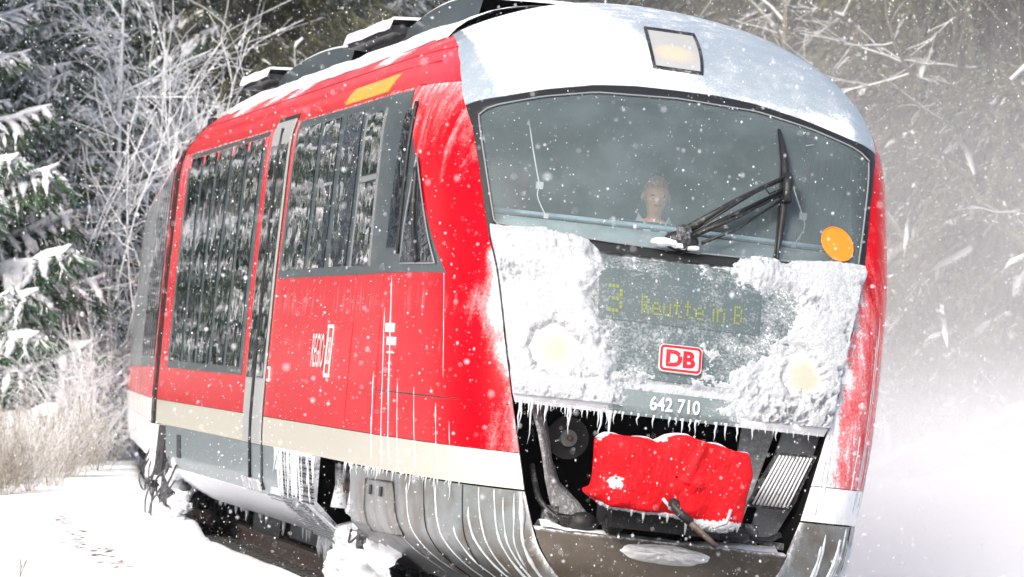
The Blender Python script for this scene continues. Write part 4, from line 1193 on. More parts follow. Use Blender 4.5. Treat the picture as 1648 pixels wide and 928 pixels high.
def sticker():
    c = surf(.925, 2.395, .004); g = Geo(); rows = []
    for r_ in (.001, .04, .08, .1):
        rows.append([surf(.925 + r_ * .98 * math.cos(q) - .18 * r_ * math.sin(q), 2.395 + 1.0 * r_ * math.sin(q), .004) for q in np.linspace(0, 2 * math.pi, 41)])
    g.grid(np.array(rows), None, .003, flip=True); s = g.build('warning_disc', 'orange_plastic', train)
    g = Geo(); g.tube([surf(.925 + .098 * math.cos(q) - .018 * math.sin(q), 2.395 + .1 * math.sin(q), .006) for q in np.linspace(0, 2 * math.pi, 41)], .004, 5); g.build('disc_rim', 'orange_plastic', s)
sticker()
for (x0, z0, x1, z1, x2, z2) in ((-.86, 2.95, -.80, 2.55, -.755, 2.37), (.72, 2.90, .80, 2.55, .745, 2.37)):
    yy = 3.25
    g = Geo(); g.tube(crm(np.array([(x0, yy + .25, z0), (lerp(x0, x1, .5), yy + .1, lerp(z0, z1, .5)), (x1, yy - .1, z1)]), 8), .0045, 5); c = g.build('blind_cord', 'cord', train)
    g = Geo(); g.tube(crm(np.array([(x1, yy - .1, z1), (x1 + .01 * np.sign(x0), yy - .14, z1 - .07), (x2, yy - .2, z2)]), 8), .004, 5); g.build('cord_end', 'cord', c)
    for xx, zz, s_ in ((x1, z1, .020), (x2, z2, .013)): g = Geo(); g.box((-s_, -s_, -s_), (s_, s_, s_ * 1.1), t=(xx, yy - .1 if xx == x1 else yy - .2, zz)); g.build('toggle', 'cord', c)

# ------------------------------------------------------------------ driver's cab
def cab():
    g = Geo(); g.box((-1.22, 5.6, 1.3), (1.22, 5.65, 3.3)); g.box((-1.25, 3.3, 1.28), (1.25, 5.6, 1.32)); g.box((-1.1, 3.9, 3.25), (1.1, 5.6, 3.28)); g.build('cab_back_wall', 'cab_wall', train)
    for sg in (-1, 1):
        g = Geo(); P = []
        for z in np.linspace(1.5, 3.2, 10):
            P.append([(sg * np.interp(y, [3.1, 3.7, 5.6], [1.12, 1.22, 1.27]), max(y, float(Y0(z)) + .45), z) for y in (3.1, 3.5, 4.2, 5.0, 5.6)])
        g.grid(np.array(P)); g.build('cab_side_lining', 'cab_wall', train)
    # desk with pale blue rail
    a = np.linspace(-1, 1, 30); rows = []
    for y, z in ((.10, 2.10), (.12, 2.30), (.20, 2.345), (.62, 2.36), (.66, 2.31), (.66, 1.5)):
        rows.append([(q * 1.12, 2.62 + y + .2 * q * q, z) for q in a])
    g = Geo(); g.grid(np.array(rows)); dk = g.build('desk', 'cab_desk', train)
    g = Geo(); g.tube([(q * 1.12, 3.26 + .2 * q * q, 2.385) for q in a], .016, 8); g.build('desk_rail', 'cab_rail', dk)
    # passenger-side seat back, reddish
    g = Geo(); P = []
    for z in np.linspace(2.1, 2.72, 8):
        P.append([(-.92 + .24 * u, 4.55 + .03 * math.cos(u * 3), z) for u in np.linspace(0, 1, 6)])
    g.grid(np.array(P), None, .1, inward=(0, 1, 0)); g.build('seat_back', 'seat_red', train)
    g = Geo(); g.box((-.18, 4.3, 1.70), (.28, 4.75, 1.82)); g.box((-.16, 4.62, 1.8), (.26, 4.76, 2.42)); g.tube([(.05, 4.5, 1.32), (.05, 4.5, 1.7)], .06, 10); g.build('driver_seat', 'cavity_black', train)
cab()

def driver():
    p = empty('person', tuple(RY @ Vector((.06, 4.15, 1.885))), (0, ROLL, 0), label='driver in a pale collared shirt seated behind the windscreen', cat='person')
    p['kind'] = 'person'
    def skin_chain(verts, edges, radii, name, mat, sub=2, root=0):
        me = D.meshes.new(name + '_m'); me.from_pydata(verts, edges, []); o = D.objects.new(name, me); COL.objects.link(o)
        sk = o.modifiers.new('s', 'SKIN'); sk.use_smooth_shade = True
        for i, r in enumerate(radii):
            v = me.skin_vertices[0].data[i]; v.radius = r if isinstance(r, tuple) else (r, r); v.use_root = (i == root)
        sb = o.modifiers.new('b', 'SUBSURF'); sb.levels = sub; sb.render_levels = sub
        dg = bpy.context.evaluated_depsgraph_get(); m2 = D.meshes.new_from_object(o.evaluated_get(dg))
        D.objects.remove(o); D.meshes.remove(me)
        m2.materials.clear(); m2.materials.append(M[mat]); m2.name = name
        return m2
    # faces -Y. coordinates relative to the hips
    V = [(0, 0, 0), (0, 0, .18), (0, -.01, .36), (0, -.01, .50), (0, -.01, .58), (0, -.03, .645), (0, -.025, .72), (0, -.015, .79)]
    Rr = [(.16, .12), (.145, .11), (.17, .11), (.11, .08), (.038, .042), (.060, .078), (.092, .110), (.076, .086)]
    E_ = [(i, i + 1) for i in range(7)]
    for sg in (-1, 1):
        b = len(V); V += [(sg * .17, -.01, .50), (sg * .23, -.06, .28), (sg * .20, -.30, .20), (sg * .18, -.36, .21)]; Rr += [(.06, .06), (.045, .045), (.036, .036), (.028, .022)]
        E_ += [(3, b), (b, b + 1), (b + 1, b + 2), (b + 2, b + 3)]
        # palm with five fingers resting on the desk
        for k, (dx, L) in enumerate(((-.03, .07), (-.010, .085), (.010, .08), (.03, .065))):
            c = len(V); V += [(sg * .18 + dx, -.42, .212), (sg * .18 + dx, -.42 - L * .6, .205), (sg * .18 + dx, -.42 - L, .190)]; Rr += [(.010, .010), (.009, .009), (.007, .007)]
            E_ += [(b + 3, c), (c, c + 1), (c + 1, c + 2)]
        c = len(V); V += [(sg * .18 - sg * .045, -.375, .205), (sg * .18 - sg * .06, -.42, .20)]; Rr += [(.011, .011), (.009, .009)]; E_ += [(b + 3, c), (c, c + 1)]
        l = len(V); V += [(sg * .10, -.02, .0), (sg * .13, -.42, .02), (sg * .13, -.45, -.40), (sg * .13, -.58, -.44)]; Rr += [(.09, .09), (.065, .065), (.045, .045), (.04, .03)]
        E_ += [(0, l), (l, l + 1), (l + 1, l + 2), (l + 2, l + 3)]
    me = skin_chain(V, E_, Rr, 'body', 'skin')
    co = np.zeros(len(me.vertices) * 3); me.vertices.foreach_get('co', co); co = co.reshape(-1, 3)
    # face: nose, brow, eye sockets, chin, ears
    hd = co[:, 2] > .60
    fr = hd & (co[:, 1] < -.04)
    def push(c, r, d, sel):
        w = np.exp(-(((co[:, 0] - c[0]) / r[0]) ** 2 + ((co[:, 2] - c[1]) / r[1]) ** 2)) * sel; co[:, 1] -= w * d
    push((0, .70), (.014, .028), .028, fr); push((0, .625), (.03, .02), .012, fr); push((.032, .735), (.018, .012), -.014, fr); push((-.032, .735), (.018, .012), -.014, fr); push((0, .762), (.05, .012), .006, fr)
    me.vertices.foreach_set('co', co.ravel()); me.update()
    b = D.objects.new('body', me); COL.objects.link(b); b.parent = p
    g = Geo()
    for sg in (-1, 1): g.ball((sg * .033, -.100, .722), .011, 10, 6, sc=(1.3, 1, .6))
    g.build('eyes', 'eye', b)
    g = Geo(); g.ball((0, -.112, .662), .022, 10, 5, sc=(1, .4, .3)); g.build('mouth', 'lip', b)
    for sg in (-1, 1): g = Geo(); g.ball((sg * .082, -.01, .71), .026, 8, 6, sc=(.4, .7, 1.1)); g.build('ear', 'skin', b)
    # hair: cap over the top and back of the head
    g = Geo(); rows = []
    for t_ in np.linspace(0, 1, 9):
        ring = []
        for q in np.linspace(0, 2 * math.pi, 25):
            zb_ = .70 + .09 * (math.cos(q - math.pi * 1.5) * .5 + .5); zlim = zb_ + (.858 - zb_) * math.cos(t_ * math.pi / 2)
            rr_ = math.sin(min(1, t_ * 1.05) * math.pi / 2)
            ring.append((.080 * rr_ * math.cos(q), .002 + .100 * rr_ * math.sin(q), zlim - .012 + .012 * mnoise.noise(Vector((q * 3, t_ * 4, 0)))))
        rows.append(ring)
    g.grid(np.array(rows)); g.build('hair', 'hair', b)
    # shirt: torso and sleeves slightly outside the body, open collar
    V = [(0, 0, .0), (0, 0, .18), (0, -.01, .36), (0, -.01, .50), (0, -.005, .535)]; Rr = [(.20, .16), (.19, .15), (.22, .155), (.18, .125), (.10, .09)]; E_ = [(0, 1), (1, 2), (2, 3), (3, 4)]
    for sg in (-1, 1):
        c = len(V); V += [(sg * .17, -.01, .50), (sg * .235, -.06, .28), (sg * .205, -.24, .205)]; Rr += [(.09, .09), (.072, .072), (.056, .056)]; E_ += [(3, c), (c, c + 1), (c + 1, c + 2)]
    me = skin_chain(V, E_, Rr, 'jacket', 'jacket'); o = D.objects.new('jacket', me); COL.objects.link(o); o.parent = b
    g = Geo()
    for sg in (-1, 1):
        g.grid(np.array([[(0.02 * sg, -.135, .485), (sg * .07, -.125, .50), (sg * .115, -.05, .55)], [(.030 * sg, -.125, .505), (sg * .065, -.105, .555), (sg * .095, -.02, .605)]]), None, .006)
    g.build('collar', 'shirt', b)
driver()

# ------------------------------------------------------------------ red tarpaulin over the coupler, with lever
def tarp():
    Y = 1.7
    out = [(-.47, 1.104), (-.43, 1.128), (-.264, 1.136), (-.17, 1.118), (-.153, 1.114), (-.11, 1.148), (-.06, 1.166), (.023, 1.170), (.10, 1.152), (.208, 1.133), (.30, 1.115), (.37, 1.112), (.388, 1.09), (.417, .988), (.405, .92), (.395, .86), (.386, .715), (.375, .69), (.262, .655), (.20, .67), (.114, .686), (.05, .70), (-.017, .714), (-.216, .714), (-.379, .722), (-.44, .745), (-.50, .761), (-.512, .79), (-.47, .83), (-.458, .873), (-.462, 1.0)]
    o = empty('coupler_tarpaulin', tuple(RY @ Vector((0, 2.0, .68))), (0, ROLL, 0), label='red tarpaulin tied over the front coupler, snow along its lower hem', cat='tarpaulin')
    ref = np.array((0, 2.0, .68)); n = 150; P = np.array(out + out[:1]); L = np.concatenate([[0], np.cumsum(np.hypot(*np.diff(P, axis=0).T))])
    t_ = np.linspace(0, L[-1], n, endpoint=False); ox = np.interp(t_, L, P[:, 0]); oz = np.interp(t_, L, P[:, 1]); c = np.array([-.03, .93])
    rows = []; ms = []
    def fold(x, z):
        r = .5 + .5 * mnoise.noise(Vector((x * 4, z * 4, 0)))
        f = .020 * math.sin(22 * (x * .5 + z) + 3 * r) * math.exp(-((x + .25) / .22) ** 2) + .018 * math.sin(30 * (x - z * .3)) * math.exp(-((z - .72) / .09) ** 2)
        f *= .5; f += .014 * mnoise.noise(Vector((x * 5, z * 5, 3))) + .035 * math.exp(-(((x - .085) / .05) ** 2 + ((z - .905) / .035) ** 2)) + .02 * math.exp(-((x - .38 * (z - .7) + .05) / .02) ** 2) * (z > .9)
        f -= .02 * math.exp(-(((x - .07) / .02) ** 2 + ((z - .92) / .02) ** 2))
        return f
    for k, r_ in enumerate(np.linspace(.02, 1, 26)):
        ring = []; mm = []
        for i in range(n + 1):
            x = c[0] + (ox[i % n] - c[0]) * r_; z = c[1] + (oz[i % n] - c[1]) * r_
            y = Y - .018 * (1 - r_ ** 6) - fold(x, z) + .012 * r_ ** 12
            ring.append((x, y, z)); mm.append(max(.85 * float(sstep(.72, .69, z)), .75 * math.exp(-(((x + .38) / .07) ** 2 + ((z - .86) / .05) ** 2)), .85 * float(sstep(1.115, 1.135, z - .2 * max(0, -x - .15))) * (x < -.1), .1, .95 * math.exp(-(((x - .25 - (z - .68)) / .03) ** 2 + ((z - .70) / .04) ** 2))))
        rows.append(ring); ms.append(mm)
    last = np.array(rows[-1])
    for k, (sc, dy) in enumerate(((1.01, .05), (1.01, .16), (1.0, .30), (.97, .45))):
        r2 = last.copy(); r2[:, 0] = c[0] + (last[:, 0] - c[0]) * sc; r2[:, 2] = c[1] + (last[:, 2] - c[1]) * sc + (.012 * np.sin(np.arange(n + 1) * .5)); r2[:, 1] = last[:, 1] + dy
        rows.append(r2.tolist()); ms.append([.9 if (q[2] > 1.1 or q[2] < .72) else .1 for q in r2])
    g = Geo(); R_ = np.array([[list(q) for q in r] for r in rows]) - ref; g.grid(R_, np.array(ms), flip=True); g.build('cover_sheet', 'red_tarp', o)
    # frozen hem
    g = Geo(); r = np.random.default_rng(2)
    for x in np.arange(-.46, .36, .012):
        z = np.interp(x, [-.5, -.38, -.017, .114, .262, .38], [.757, .72, .712, .684, .652, .70]); g.ball(np.array((x, Y + .03, z - .004)) - ref, r.uniform(.010, .018) * (1.5 if x > .1 else 1), 7, 5, lump=.6, seed=int(x * 500), sc=(1.2, 1, .8))
    for x, L_ in ((-.26, .04), (-.19, .06), (-.05, .05), (.06, .09), (.1, .05), (.36, .04), (-.40, .03), (.15, .06)):
        z = float(np.interp(x, [-.5, -.38, -.017, .114, .262, .38], [.757, .72, .712, .684, .652, .70])); g.tube(np.array([(x, Y + .02, z), (x, Y + .02, z - L_ * .6), (x, Y + .02, z - L_)]) - ref, [.011, .007, .002], 5)
    g.build('hem_ice', 'crust_snow', o, kind='stuff')
    for P_ in ([(-.10, 1.66, .80), (-.04, 1.64, .74)], [(.30, 1.66, .78), (.28, 1.64, .70), (.20, 1.63, .665)]):
        g = Geo(); P2 = np.array([P_[0], (np.array(P_[0]) + P_[-1]) / 2 if len(P_) < 3 else P_[1], P_[-1]]) - ref; g.tube(P2, .010, 6); g.build('frozen_strap', 'crust_snow', o)
    lv = empty('coupler_lever', tuple(RY @ Vector((-.045, 1.6, .78))), (0, ROLL, 0), label='dark metal uncoupling lever poking out under the red tarpaulin', cat='lever')
    r0 = np.array((-.045, 1.6, .78)); g = Geo(); g.tube(np.array([(-.05, 1.62, .80), (-.04, 1.60, .762), (.0, 1.57, .725), (.06, 1.54, .68)]) - r0, [.020, .024, .026, .024], 10); g.tube(np.array([(-.055, 1.63, .775), (-.02, 1.6, .775)]) - r0, .028, 10); g.build('lever_socket', 'dark_metal', lv)
    g = Geo(); g.tube(np.array([(.05, 1.54, .685), (.13, 1.52, .625), (.215, 1.5, .56)]) - r0, [.019, .018, .016], 8); g.build('lever_bar', 'rust_metal', lv)
tarp()

# ------------------------------------------------------------------ trees
def bough(seed, L, nb, blades, snow_amt, sides=4, droop=1.0):
    """one spruce bough along +X: needle blades (tris) and snow fingers (quads as tris)"""
    r = np.random.default_rng(seed)
    def axis(t): return np.array([L * t * (1 - .06 * t), 0 * t, -.10 * L * droop * np.sin(t * 2.2) * 1.2 + .06 * L * t ** 3]).T
    NV, NF, SV, SF = [], [], [], []; nn = 0; sn = 0
    segs = [(axis(np.linspace(0, 1, 6)), (.032 if nb > 20 else .03) * L + .03, 1)]
    for k in range(nb):
        f = .12 + .86 * (k + r.random() * .6) / nb; sg = 1 if k % 2 else -1
        l = ((.26 if nb > 20 else .42) * L * (1 - f) ** .75 + .10) * r.uniform(.75, 1.15); a = r.uniform(.75, 1.15) * sg
        p0 = axis(np.array([f]))[0]; u = np.linspace(0, 1, 4)[:, None]
        dr = r.uniform(.35, .75) * droop
        seg = p0 + l * (u * np.array([math.cos(a), math.sin(a), 0]) + np.array([0, 0, -1]) * dr * u ** 1.5 + np.array([r.normal(0, .05), r.normal(0, .05), 0]) * u)
        segs.append((seg, l * .08 + .022, 0))
        for q in range(3 if nb > 20 else 2):   # hanging secondary fingers
            if r.random() < (.9 if nb > 20 else .7):
                p1 = seg[min(3, 1 + q)] if q < 2 else (seg[0] + seg[1]) / 2; l2 = l * r.uniform(.25, .5); dd = np.array([math.cos(a + r.normal(0, .5)), math.sin(a + r.normal(0, .5)), -r.uniform(.6, 1.4) * droop])
                segs.append((p1 + l2 * u * dd, l2 * .10 + .018, 0))
    for seg, w, main in segs:
        if main and nb > 20: seg = np.stack([np.interp(np.linspace(0, 5, 14), np.arange(6), seg[:, q]) for q in range(3)], 1)
        n = blades * (2 if main else 1)
        t = r.random(n) * (len(seg) - 1.001); i = t.astype(int); fr = (t - i)[:, None]
        c = seg[i] * (1 - fr) + seg[i + 1] * fr; d = seg[i + 1] - seg[i]; d /= np.linalg.norm(d, axis=1, keepdims=True) + 1e-9
        off = r.normal(0, 1, (n, 3)); off[:, 2] = off[:, 2] * .6 - .7; off -= d * (off * d).sum(1, keepdims=True) * .3
        off /= np.linalg.norm(off, axis=1, keepdims=True); ln = r.uniform(.045, .085, (n, 1)) * (1 + .3 * L) * (1 if nb > 20 else .62)
        sd_ = np.cross(off, d); sd_ /= np.linalg.norm(sd_, axis=1, keepdims=True) + 1e-9
        wd = r.uniform(.004, .009, (n, 1)) * (1 + .3 * L) * (1 if nb > 20 else .8)
        tri = np.stack([c - sd_ * wd, c + sd_ * wd, c + off * ln + d * ln * .7], 1)
        NV.append(tri.reshape(-1, 3)); NF.append(np.arange(n * 3).reshape(n, 3) + nn); nn += n * 3
        if r.random() < snow_amt and not (main and nb <= 20):
            k = len(seg); th = np.linspace(0, 2 * math.pi, sides, endpoint=False) + r.random()
            ww = w * (r.uniform(.65, 1.1) if nb > 20 else r.uniform(.35, .7) * (.5 if main else 1)) * np.interp(np.linspace(0, 1, k), [0, .4, .85, 1], [.6, 1, .85, .25]) * (1 + .35 * r.normal(0, 1, k)).clip(.5, 1.6)
            T = np.gradient(seg, axis=0); T /= np.linalg.norm(T, axis=1, keepdims=True); A = np.cross(T, [0, 0, 1.]); A /= np.linalg.norm(A, axis=1, keepdims=True) + 1e-9; B = np.cross(A, T)
            V = (seg + np.array([0, 0, .02]))[:, None] + ww[:, None, None] * (np.cos(th)[None, :, None] * A[:, None] + .75 * np.sin(th)[None, :, None] * B[:, None])
            V = V.reshape(-1, 3); V += r.normal(0, .008, V.shape); F = []
            for i2 in range(k - 1):
                for j in range(sides):
                    a_, b_, c_, d_ = i2 * sides + j, i2 * sides + (j + 1) % sides, (i2 + 1) * sides + (j + 1) % sides, (i2 + 1) * sides + j
                    F += [(a_, b_, c_), (a_, c_, d_)]
            for j in range(1, sides - 1): F.append(((k - 1) * sides, (k - 1) * sides + j, (k - 1) * sides + j + 1))
            SV.append(V); SF.append(np.array(F) + sn); sn += len(V)
    if not SV: SV, SF = [np.zeros((0, 3))], [np.zeros((0, 3), int)]
    return np.concatenate(NV), np.concatenate(NF), np.concatenate(SV), np.concatenate(SF)

def make_spruce(seed, H, Rb, whorl, per, nb, blades, snow_amt, needle, label, group, z0=.5):
    r = np.random.default_rng(seed); T = [bough(seed * 10 + k, 1.6, nb, blades, snow_amt) for k in range(5)]
    NV, NF, SV, SF = [], [], [], []; nn = sn = 0; z = z0
    while z < H * .97:
        t = z / H; R = Rb * (1 - t) ** .85 + .12
        for k in range(max(3, int(per * (.55 + .45 * (1 - t))))):
            nv, nf, sv, sf = T[r.integers(5)]; a = r.uniform(0, 2 * math.pi); s = R / 1.6 * r.uniform(.75, 1.12); tilt = r.uniform(-.12, .12) + lerp(-.10, .35, t)
            sy = s * min(1.6, 1 + .5 * t); ca, sa, ct, st = math.cos(a), math.sin(a), math.cos(tilt), math.sin(tilt)
            Mx = np.array([[ca, -sa, 0], [sa, ca, 0], [0, 0, 1]]) @ np.array([[ct, 0, -st], [0, 1, 0], [st, 0, ct]]) @ np.diag([s, s * r.uniform(.85, 1.2), s * r.uniform(.8, 1.3)])
            o = np.array([0, 0, z + r.uniform(-.2, .2)])
            NV.append(nv @ Mx.T + o); NF.append(nf + nn); nn += len(nv); SV.append(sv @ Mx.T + o); SF.append(sf + sn); sn += len(sv)
        z += whorl * (1 - .45 * t)
    root = empty('spruce_tree', label=label, cat='tree', group=group)
    g = Geo(); g.tube([(0, 0, -.6), (0, 0, H * .3), (.03, 0, H * .7), (0, 0, H)], [.02 * H * .95, .016 * H, .007 * H, .01], 9); g.build('trunk', 'bark', root)
    big_mesh('crown', np.concatenate(NV), np.concatenate(NF), needle, root)
    if sn: big_mesh('snow_load', np.concatenate(SV), np.concatenate(SF), 'tree_snow', root, smooth=True, kind='stuff')
    return root

def twigs(r, base, dirv, L, rad, depth, out, spread=.6, gravity=-.05, nseg=4, kids=5, sides=3, shrink=.55):
    P = [np.array(base, float)]; d = np.array(dirv, float); d /= np.linalg.norm(d)
    for k in range(nseg):
        d = d + r.normal(0, .10, 3) + np.array([0, 0, gravity]); d /= np.linalg.norm(d); P.append(P[-1] + d * L / nseg)
    P = np.array(P); out.append((P, np.linspace(rad, max(.0045, rad * .45), nseg + 1), sides if depth < 2 else max(sides, 5)))
    if depth > 0:
        for k in range(kids):
            f = r.uniform(.25, 1.0); i = min(int(f * nseg), nseg - 1); p = P[i] + (P[i + 1] - P[i]) * (f * nseg - i)
            dd = (P[i + 1] - P[i]); dd /= np.linalg.norm(dd); nd = dd + r.normal(0, spread, 3); nd[2] += .12
            twigs(r, p, nd, L * r.uniform(.6, 1.1) * shrink * (1.15 - .4 * f), rad * .5, depth - 1, out, spread, gravity, nseg, kids, sides, shrink)

def tubes_mesh(name, segs, mat, parent):
    V, F = [], []; n0 = 0
    for P, rad, n in segs:
        k = len(P); T = np.gradient(P, axis=0); T /= np.linalg.norm(T, axis=1, keepdims=True) + 1e-9
        ref = np.array([.3, .1, .95]) if abs(T[0, 2]) < .8 else np.array([1., .2, 0])
        A = np.cross(T, ref); A /= np.linalg.norm(A, axis=1, keepdims=True) + 1e-9; B = np.cross(T, A); th = np.linspace(0, 2 * math.pi, n, endpoint=False)
        V.append((P[:, None] + rad[:, None, None] * (np.cos(th)[None, :, None] * A[:, None] + np.sin(th)[None, :, None] * B[:, None])).reshape(-1, 3))
        i = np.arange(k - 1)[:, None] * n; j = np.arange(n)[None]; j2 = (j + 1) % n
        F.append(np.stack([i + j, i + j2, i + n + j2, i + n + j], -1).reshape(-1, 4) + n0); n0 += k * n
    return big_mesh(name, np.concatenate(V), np.concatenate(F), mat, parent, smooth=True)

def make_shrub(seed, H, stems, mat, label, group, spread=.55, kids=6, lean=.35, rad=.012, depth=2):
    r = np.random.default_rng(seed); out = []
    for k in range(stems):
        a = r.uniform(0, 2 * math.pi); twigs(r, (r.normal(0, .12), r.normal(0, .12), -.1), (math.cos(a) * lean * r.random() * 2, math.sin(a) * lean * r.random() * 2, 1), H * r.uniform(.75, 1.3), rad * r.uniform(.8, 1.3), depth, out, spread, -.03, 5, kids)
    root = empty('shrub', label=label, cat='shrub', group=group); tubes_mesh('branches', out, mat, root); return root

def make_bare_tree(seed, H, mat, label, group):
    r = np.random.default_rng(seed); out = []; n = 10
    P = [np.array([0, 0, -.4])]; d = np.array([r.normal(0, .04), r.normal(0, .04), 1.])
    for k in range(n): d = d + r.normal(0, .03, 3); d[2] = 1; P.append(P[-1] + d * (H + .4) / n)
    P = np.array(P); rad = np.linspace(.007 * H, .0015 * H, n + 1)
    root = empty('bare_tree', label=label, cat='tree', group=group); tubes_mesh('trunk', [(P, rad, 8)], mat, root)
    for k in range(26):
        f = r.uniform(.10, .98); i = min(int(f * n), n - 1); p = P[i] + (P[i + 1] - P[i]) * (f * n - i); a = r.uniform(0, 2 * math.pi)
        twigs(r, p, (math.cos(a), math.sin(a), r.uniform(.15, .8)), H * .28 * (1.15 - f) + .4, .0045 * H * (1.1 - f * .8), 2, out, .55, -.01, 5, 6)
    tubes_mesh('limbs', out, mat, root); return root

LAND = ((-400, 'at the far left of the picture'), (60, 'above the snowfield at the left'), (140, 'left of the slender pale trunk'), (215, 'just left of the rear carriage'), (280, 'above the rear end of the train roof'), (345, 'above the rear roof snow'), (400, 'left of the first roof lid'), (470, 'over the first roof lid'), (530, 'over the first roof cowl'), (600, 'between the two roof cowls'), (670, 'over the second roof lid'), (740, 'over the second roof cowl'), (820, 'above the left end of the nose cap'), (900, 'above the top of the nose cap'), (1000, 'above the nose cap left of the top lamp'), (1080, 'straight above the top lamp'), (1160, 'above the nose cap right of the top lamp'), (1230, 'above the right slope of the nose cap'), (1270, 'over the right shoulder of the nose cap'), (1320, 'over the corner of the windscreen'), (1400, 'close to the right flank of the train'), (1450, 'right of the train in the mist'), (1520, 'in the mist beyond the right flank'), (1560, 'in the middle of the misty strip at the right'), (1600, 'near the right edge in the mist'), (1680, 'at the right edge of the picture'))
def where(u, d_):
    w = min(LAND, key=lambda q: abs(q[0] - u))[1]
    return w + (', nearest row' if d_ < 86 else ', second row' if d_ < 100 else ', third row' if d_ < 115 else ', farthest row')
used = set()
def place(proto, x, y, sc=1., rz=None, label=None, group=None, dz=-.1):
    if proto.name not in used: used.add(proto.name); o = proto
    else:
        o = proto.copy(); COL.objects.link(o)
        for ch in proto.children:
            c = ch.copy(); COL.objects.link(c); c.parent = o
    o.location = (x, y, gz(x, y) + dz); o.scale = (sc, sc, sc); o.rotation_euler = (0, 0, random.uniform(0, 6.28) if rz is None else rz)
    if label: o['label'] = label
    if group: o['group'] = group
    return o

F2 = Vector((cam.matrix_world.to_3x3() @ Vector((0, 0, -1)))); F2.z = 0; F2.normalize(); R2 = Vector((F2.y, -F2.x, 0))
def bearing(u, dist):
    """ground point at a bearing of u (pixels of the photograph's width, focal 10000) and a distance from the camera"""
    p = CW + F2 * dist + R2 * ((u - 824) / 10000 * dist); return p.x, p.y

G_SP = 'snow-laden spruces on the hillside'; G_DK = 'dark conifers of the forest behind the track'; G_SH = 'frosted shrubs beside the track'; G_BT = 'bare trees on the hillside'; G_RF = 'spruces left of the line'; G_BR = 'brown thicket at the foot of the spruce'
sp_hero = make_spruce(101, 11, 3.0, .30, 11, 22, 22, .97, 'needles', 'tall spruce with thick snow on its drooping boughs at the left edge', G_SP)
sp_a = make_spruce(102, 17, 3.2, .46, 9, 16, 42, .05, 'needles_brown', 'dark olive conifer with little snow behind the train roof', G_DK)
sp_b = make_spruce(103, 15, 2.8, .55, 8, 16, 18, .6, 'needles', 'snow-dusted spruce standing in the forest', G_SP)
x, y = bearing(-170, 76); place(sp_hero, x, y, 1.0, 1.0, 'tall spruce with thick snow on its drooping boughs at the left edge')
x, y = bearing(-100, 84); place(sp_hero, x, y, .95, 3.3, 'snow-laden spruce close behind the tall one at the left edge')
x, y = bearing(-20, 79); place(sp_hero, x, y, .8, 5.2, 'young spruce with heavy white boughs beside the tall one at the left edge')
x, y = bearing(150, 92); place(sp_hero, x, y, 1.1, .7, 'broad snow-laden spruce in the second row behind the slender pale trunk')
x, y = bearing(275, 90); place(sp_hero, x, y, 1.0, 5.9, 'snow-laden spruce in the second row above the rear end of the train')
x, y = bearing(70, 86); place(sp_hero, x, y, .85, 4.4, 'snow-laden spruce behind the frosted shrubs left of the train')
x, y = bearing(560, 92); place(sp_hero, x, y, 1.0, 2.2, 'spruce with broad white boughs above the train roof cowls')
x, y = bearing(20, 88); place(sp_b, x, y, 1.05, 0.3, 'mottled spruce in the second row at the left')
k = 0
for u, d_, s_ in ( (235, 103, 1.1), (95, 118, 1.2), (300, 92, 1.0), (365, 88, 1.0), (420, 96, 1.0), (500, 104, 1.1), (200, 98, 1.1), (90, 102, 1.1), (320, 108, 1.2), (440, 118, 1.1), (640, 112, 1.0), (700, 125, 1.2), (780, 132, 1.1), (860, 140, 1.2), (950, 138, 1.1), (1040, 142, 1.2), (1120, 132, 1.1), (580, 130, 1.2)):
    x, y = bearing(u, d_); place(sp_a, x, y, s_, None, 'dark olive conifer ' + where(u, d_)); k += 1
for u, d_, s_ in ((1620, 84, 1.05), (1700, 92, 1.1)):
    x, y = bearing(u, d_); place(sp_a, x, y, s_, None, 'dark conifer ' + where(u, d_))
for u, d_, s_ in ((1200, 118, 1.1), (1290, 108, 1.0), (1380, 112, 1.1), (1460, 102, 1.0), (1540, 110, 1.1), (1640, 114, 1.1), (1240, 130, 1.2), (1500, 124, 1.2), (1420, 132, 1.3), (1600, 134, 1.3)):
    x, y = bearing(u, d_); place(sp_a, x, y, s_, None, ('tall ' if d_ > 121 else '') + 'grey-green conifer ' + where(u, d_), G_DK)
# forest along the left side of the line, out of frame, that the window panes mirror
r_ = np.random.default_rng(44)
for k in range(34):
    x = r_.uniform(-30, -9); y = r_.uniform(32, 120)
    if k < 12: x, y = r_.uniform(-26, -11.5), r_.uniform(24, 60)
    place(sp_hero if k % 3 != 0 else sp_b, x, y, r_.uniform(.85, 1.15), None, ('bushy ' if k % 3 != 0 else 'slim ') + 'snowy spruce left of the line, mirrored in the window panes', G_RF)

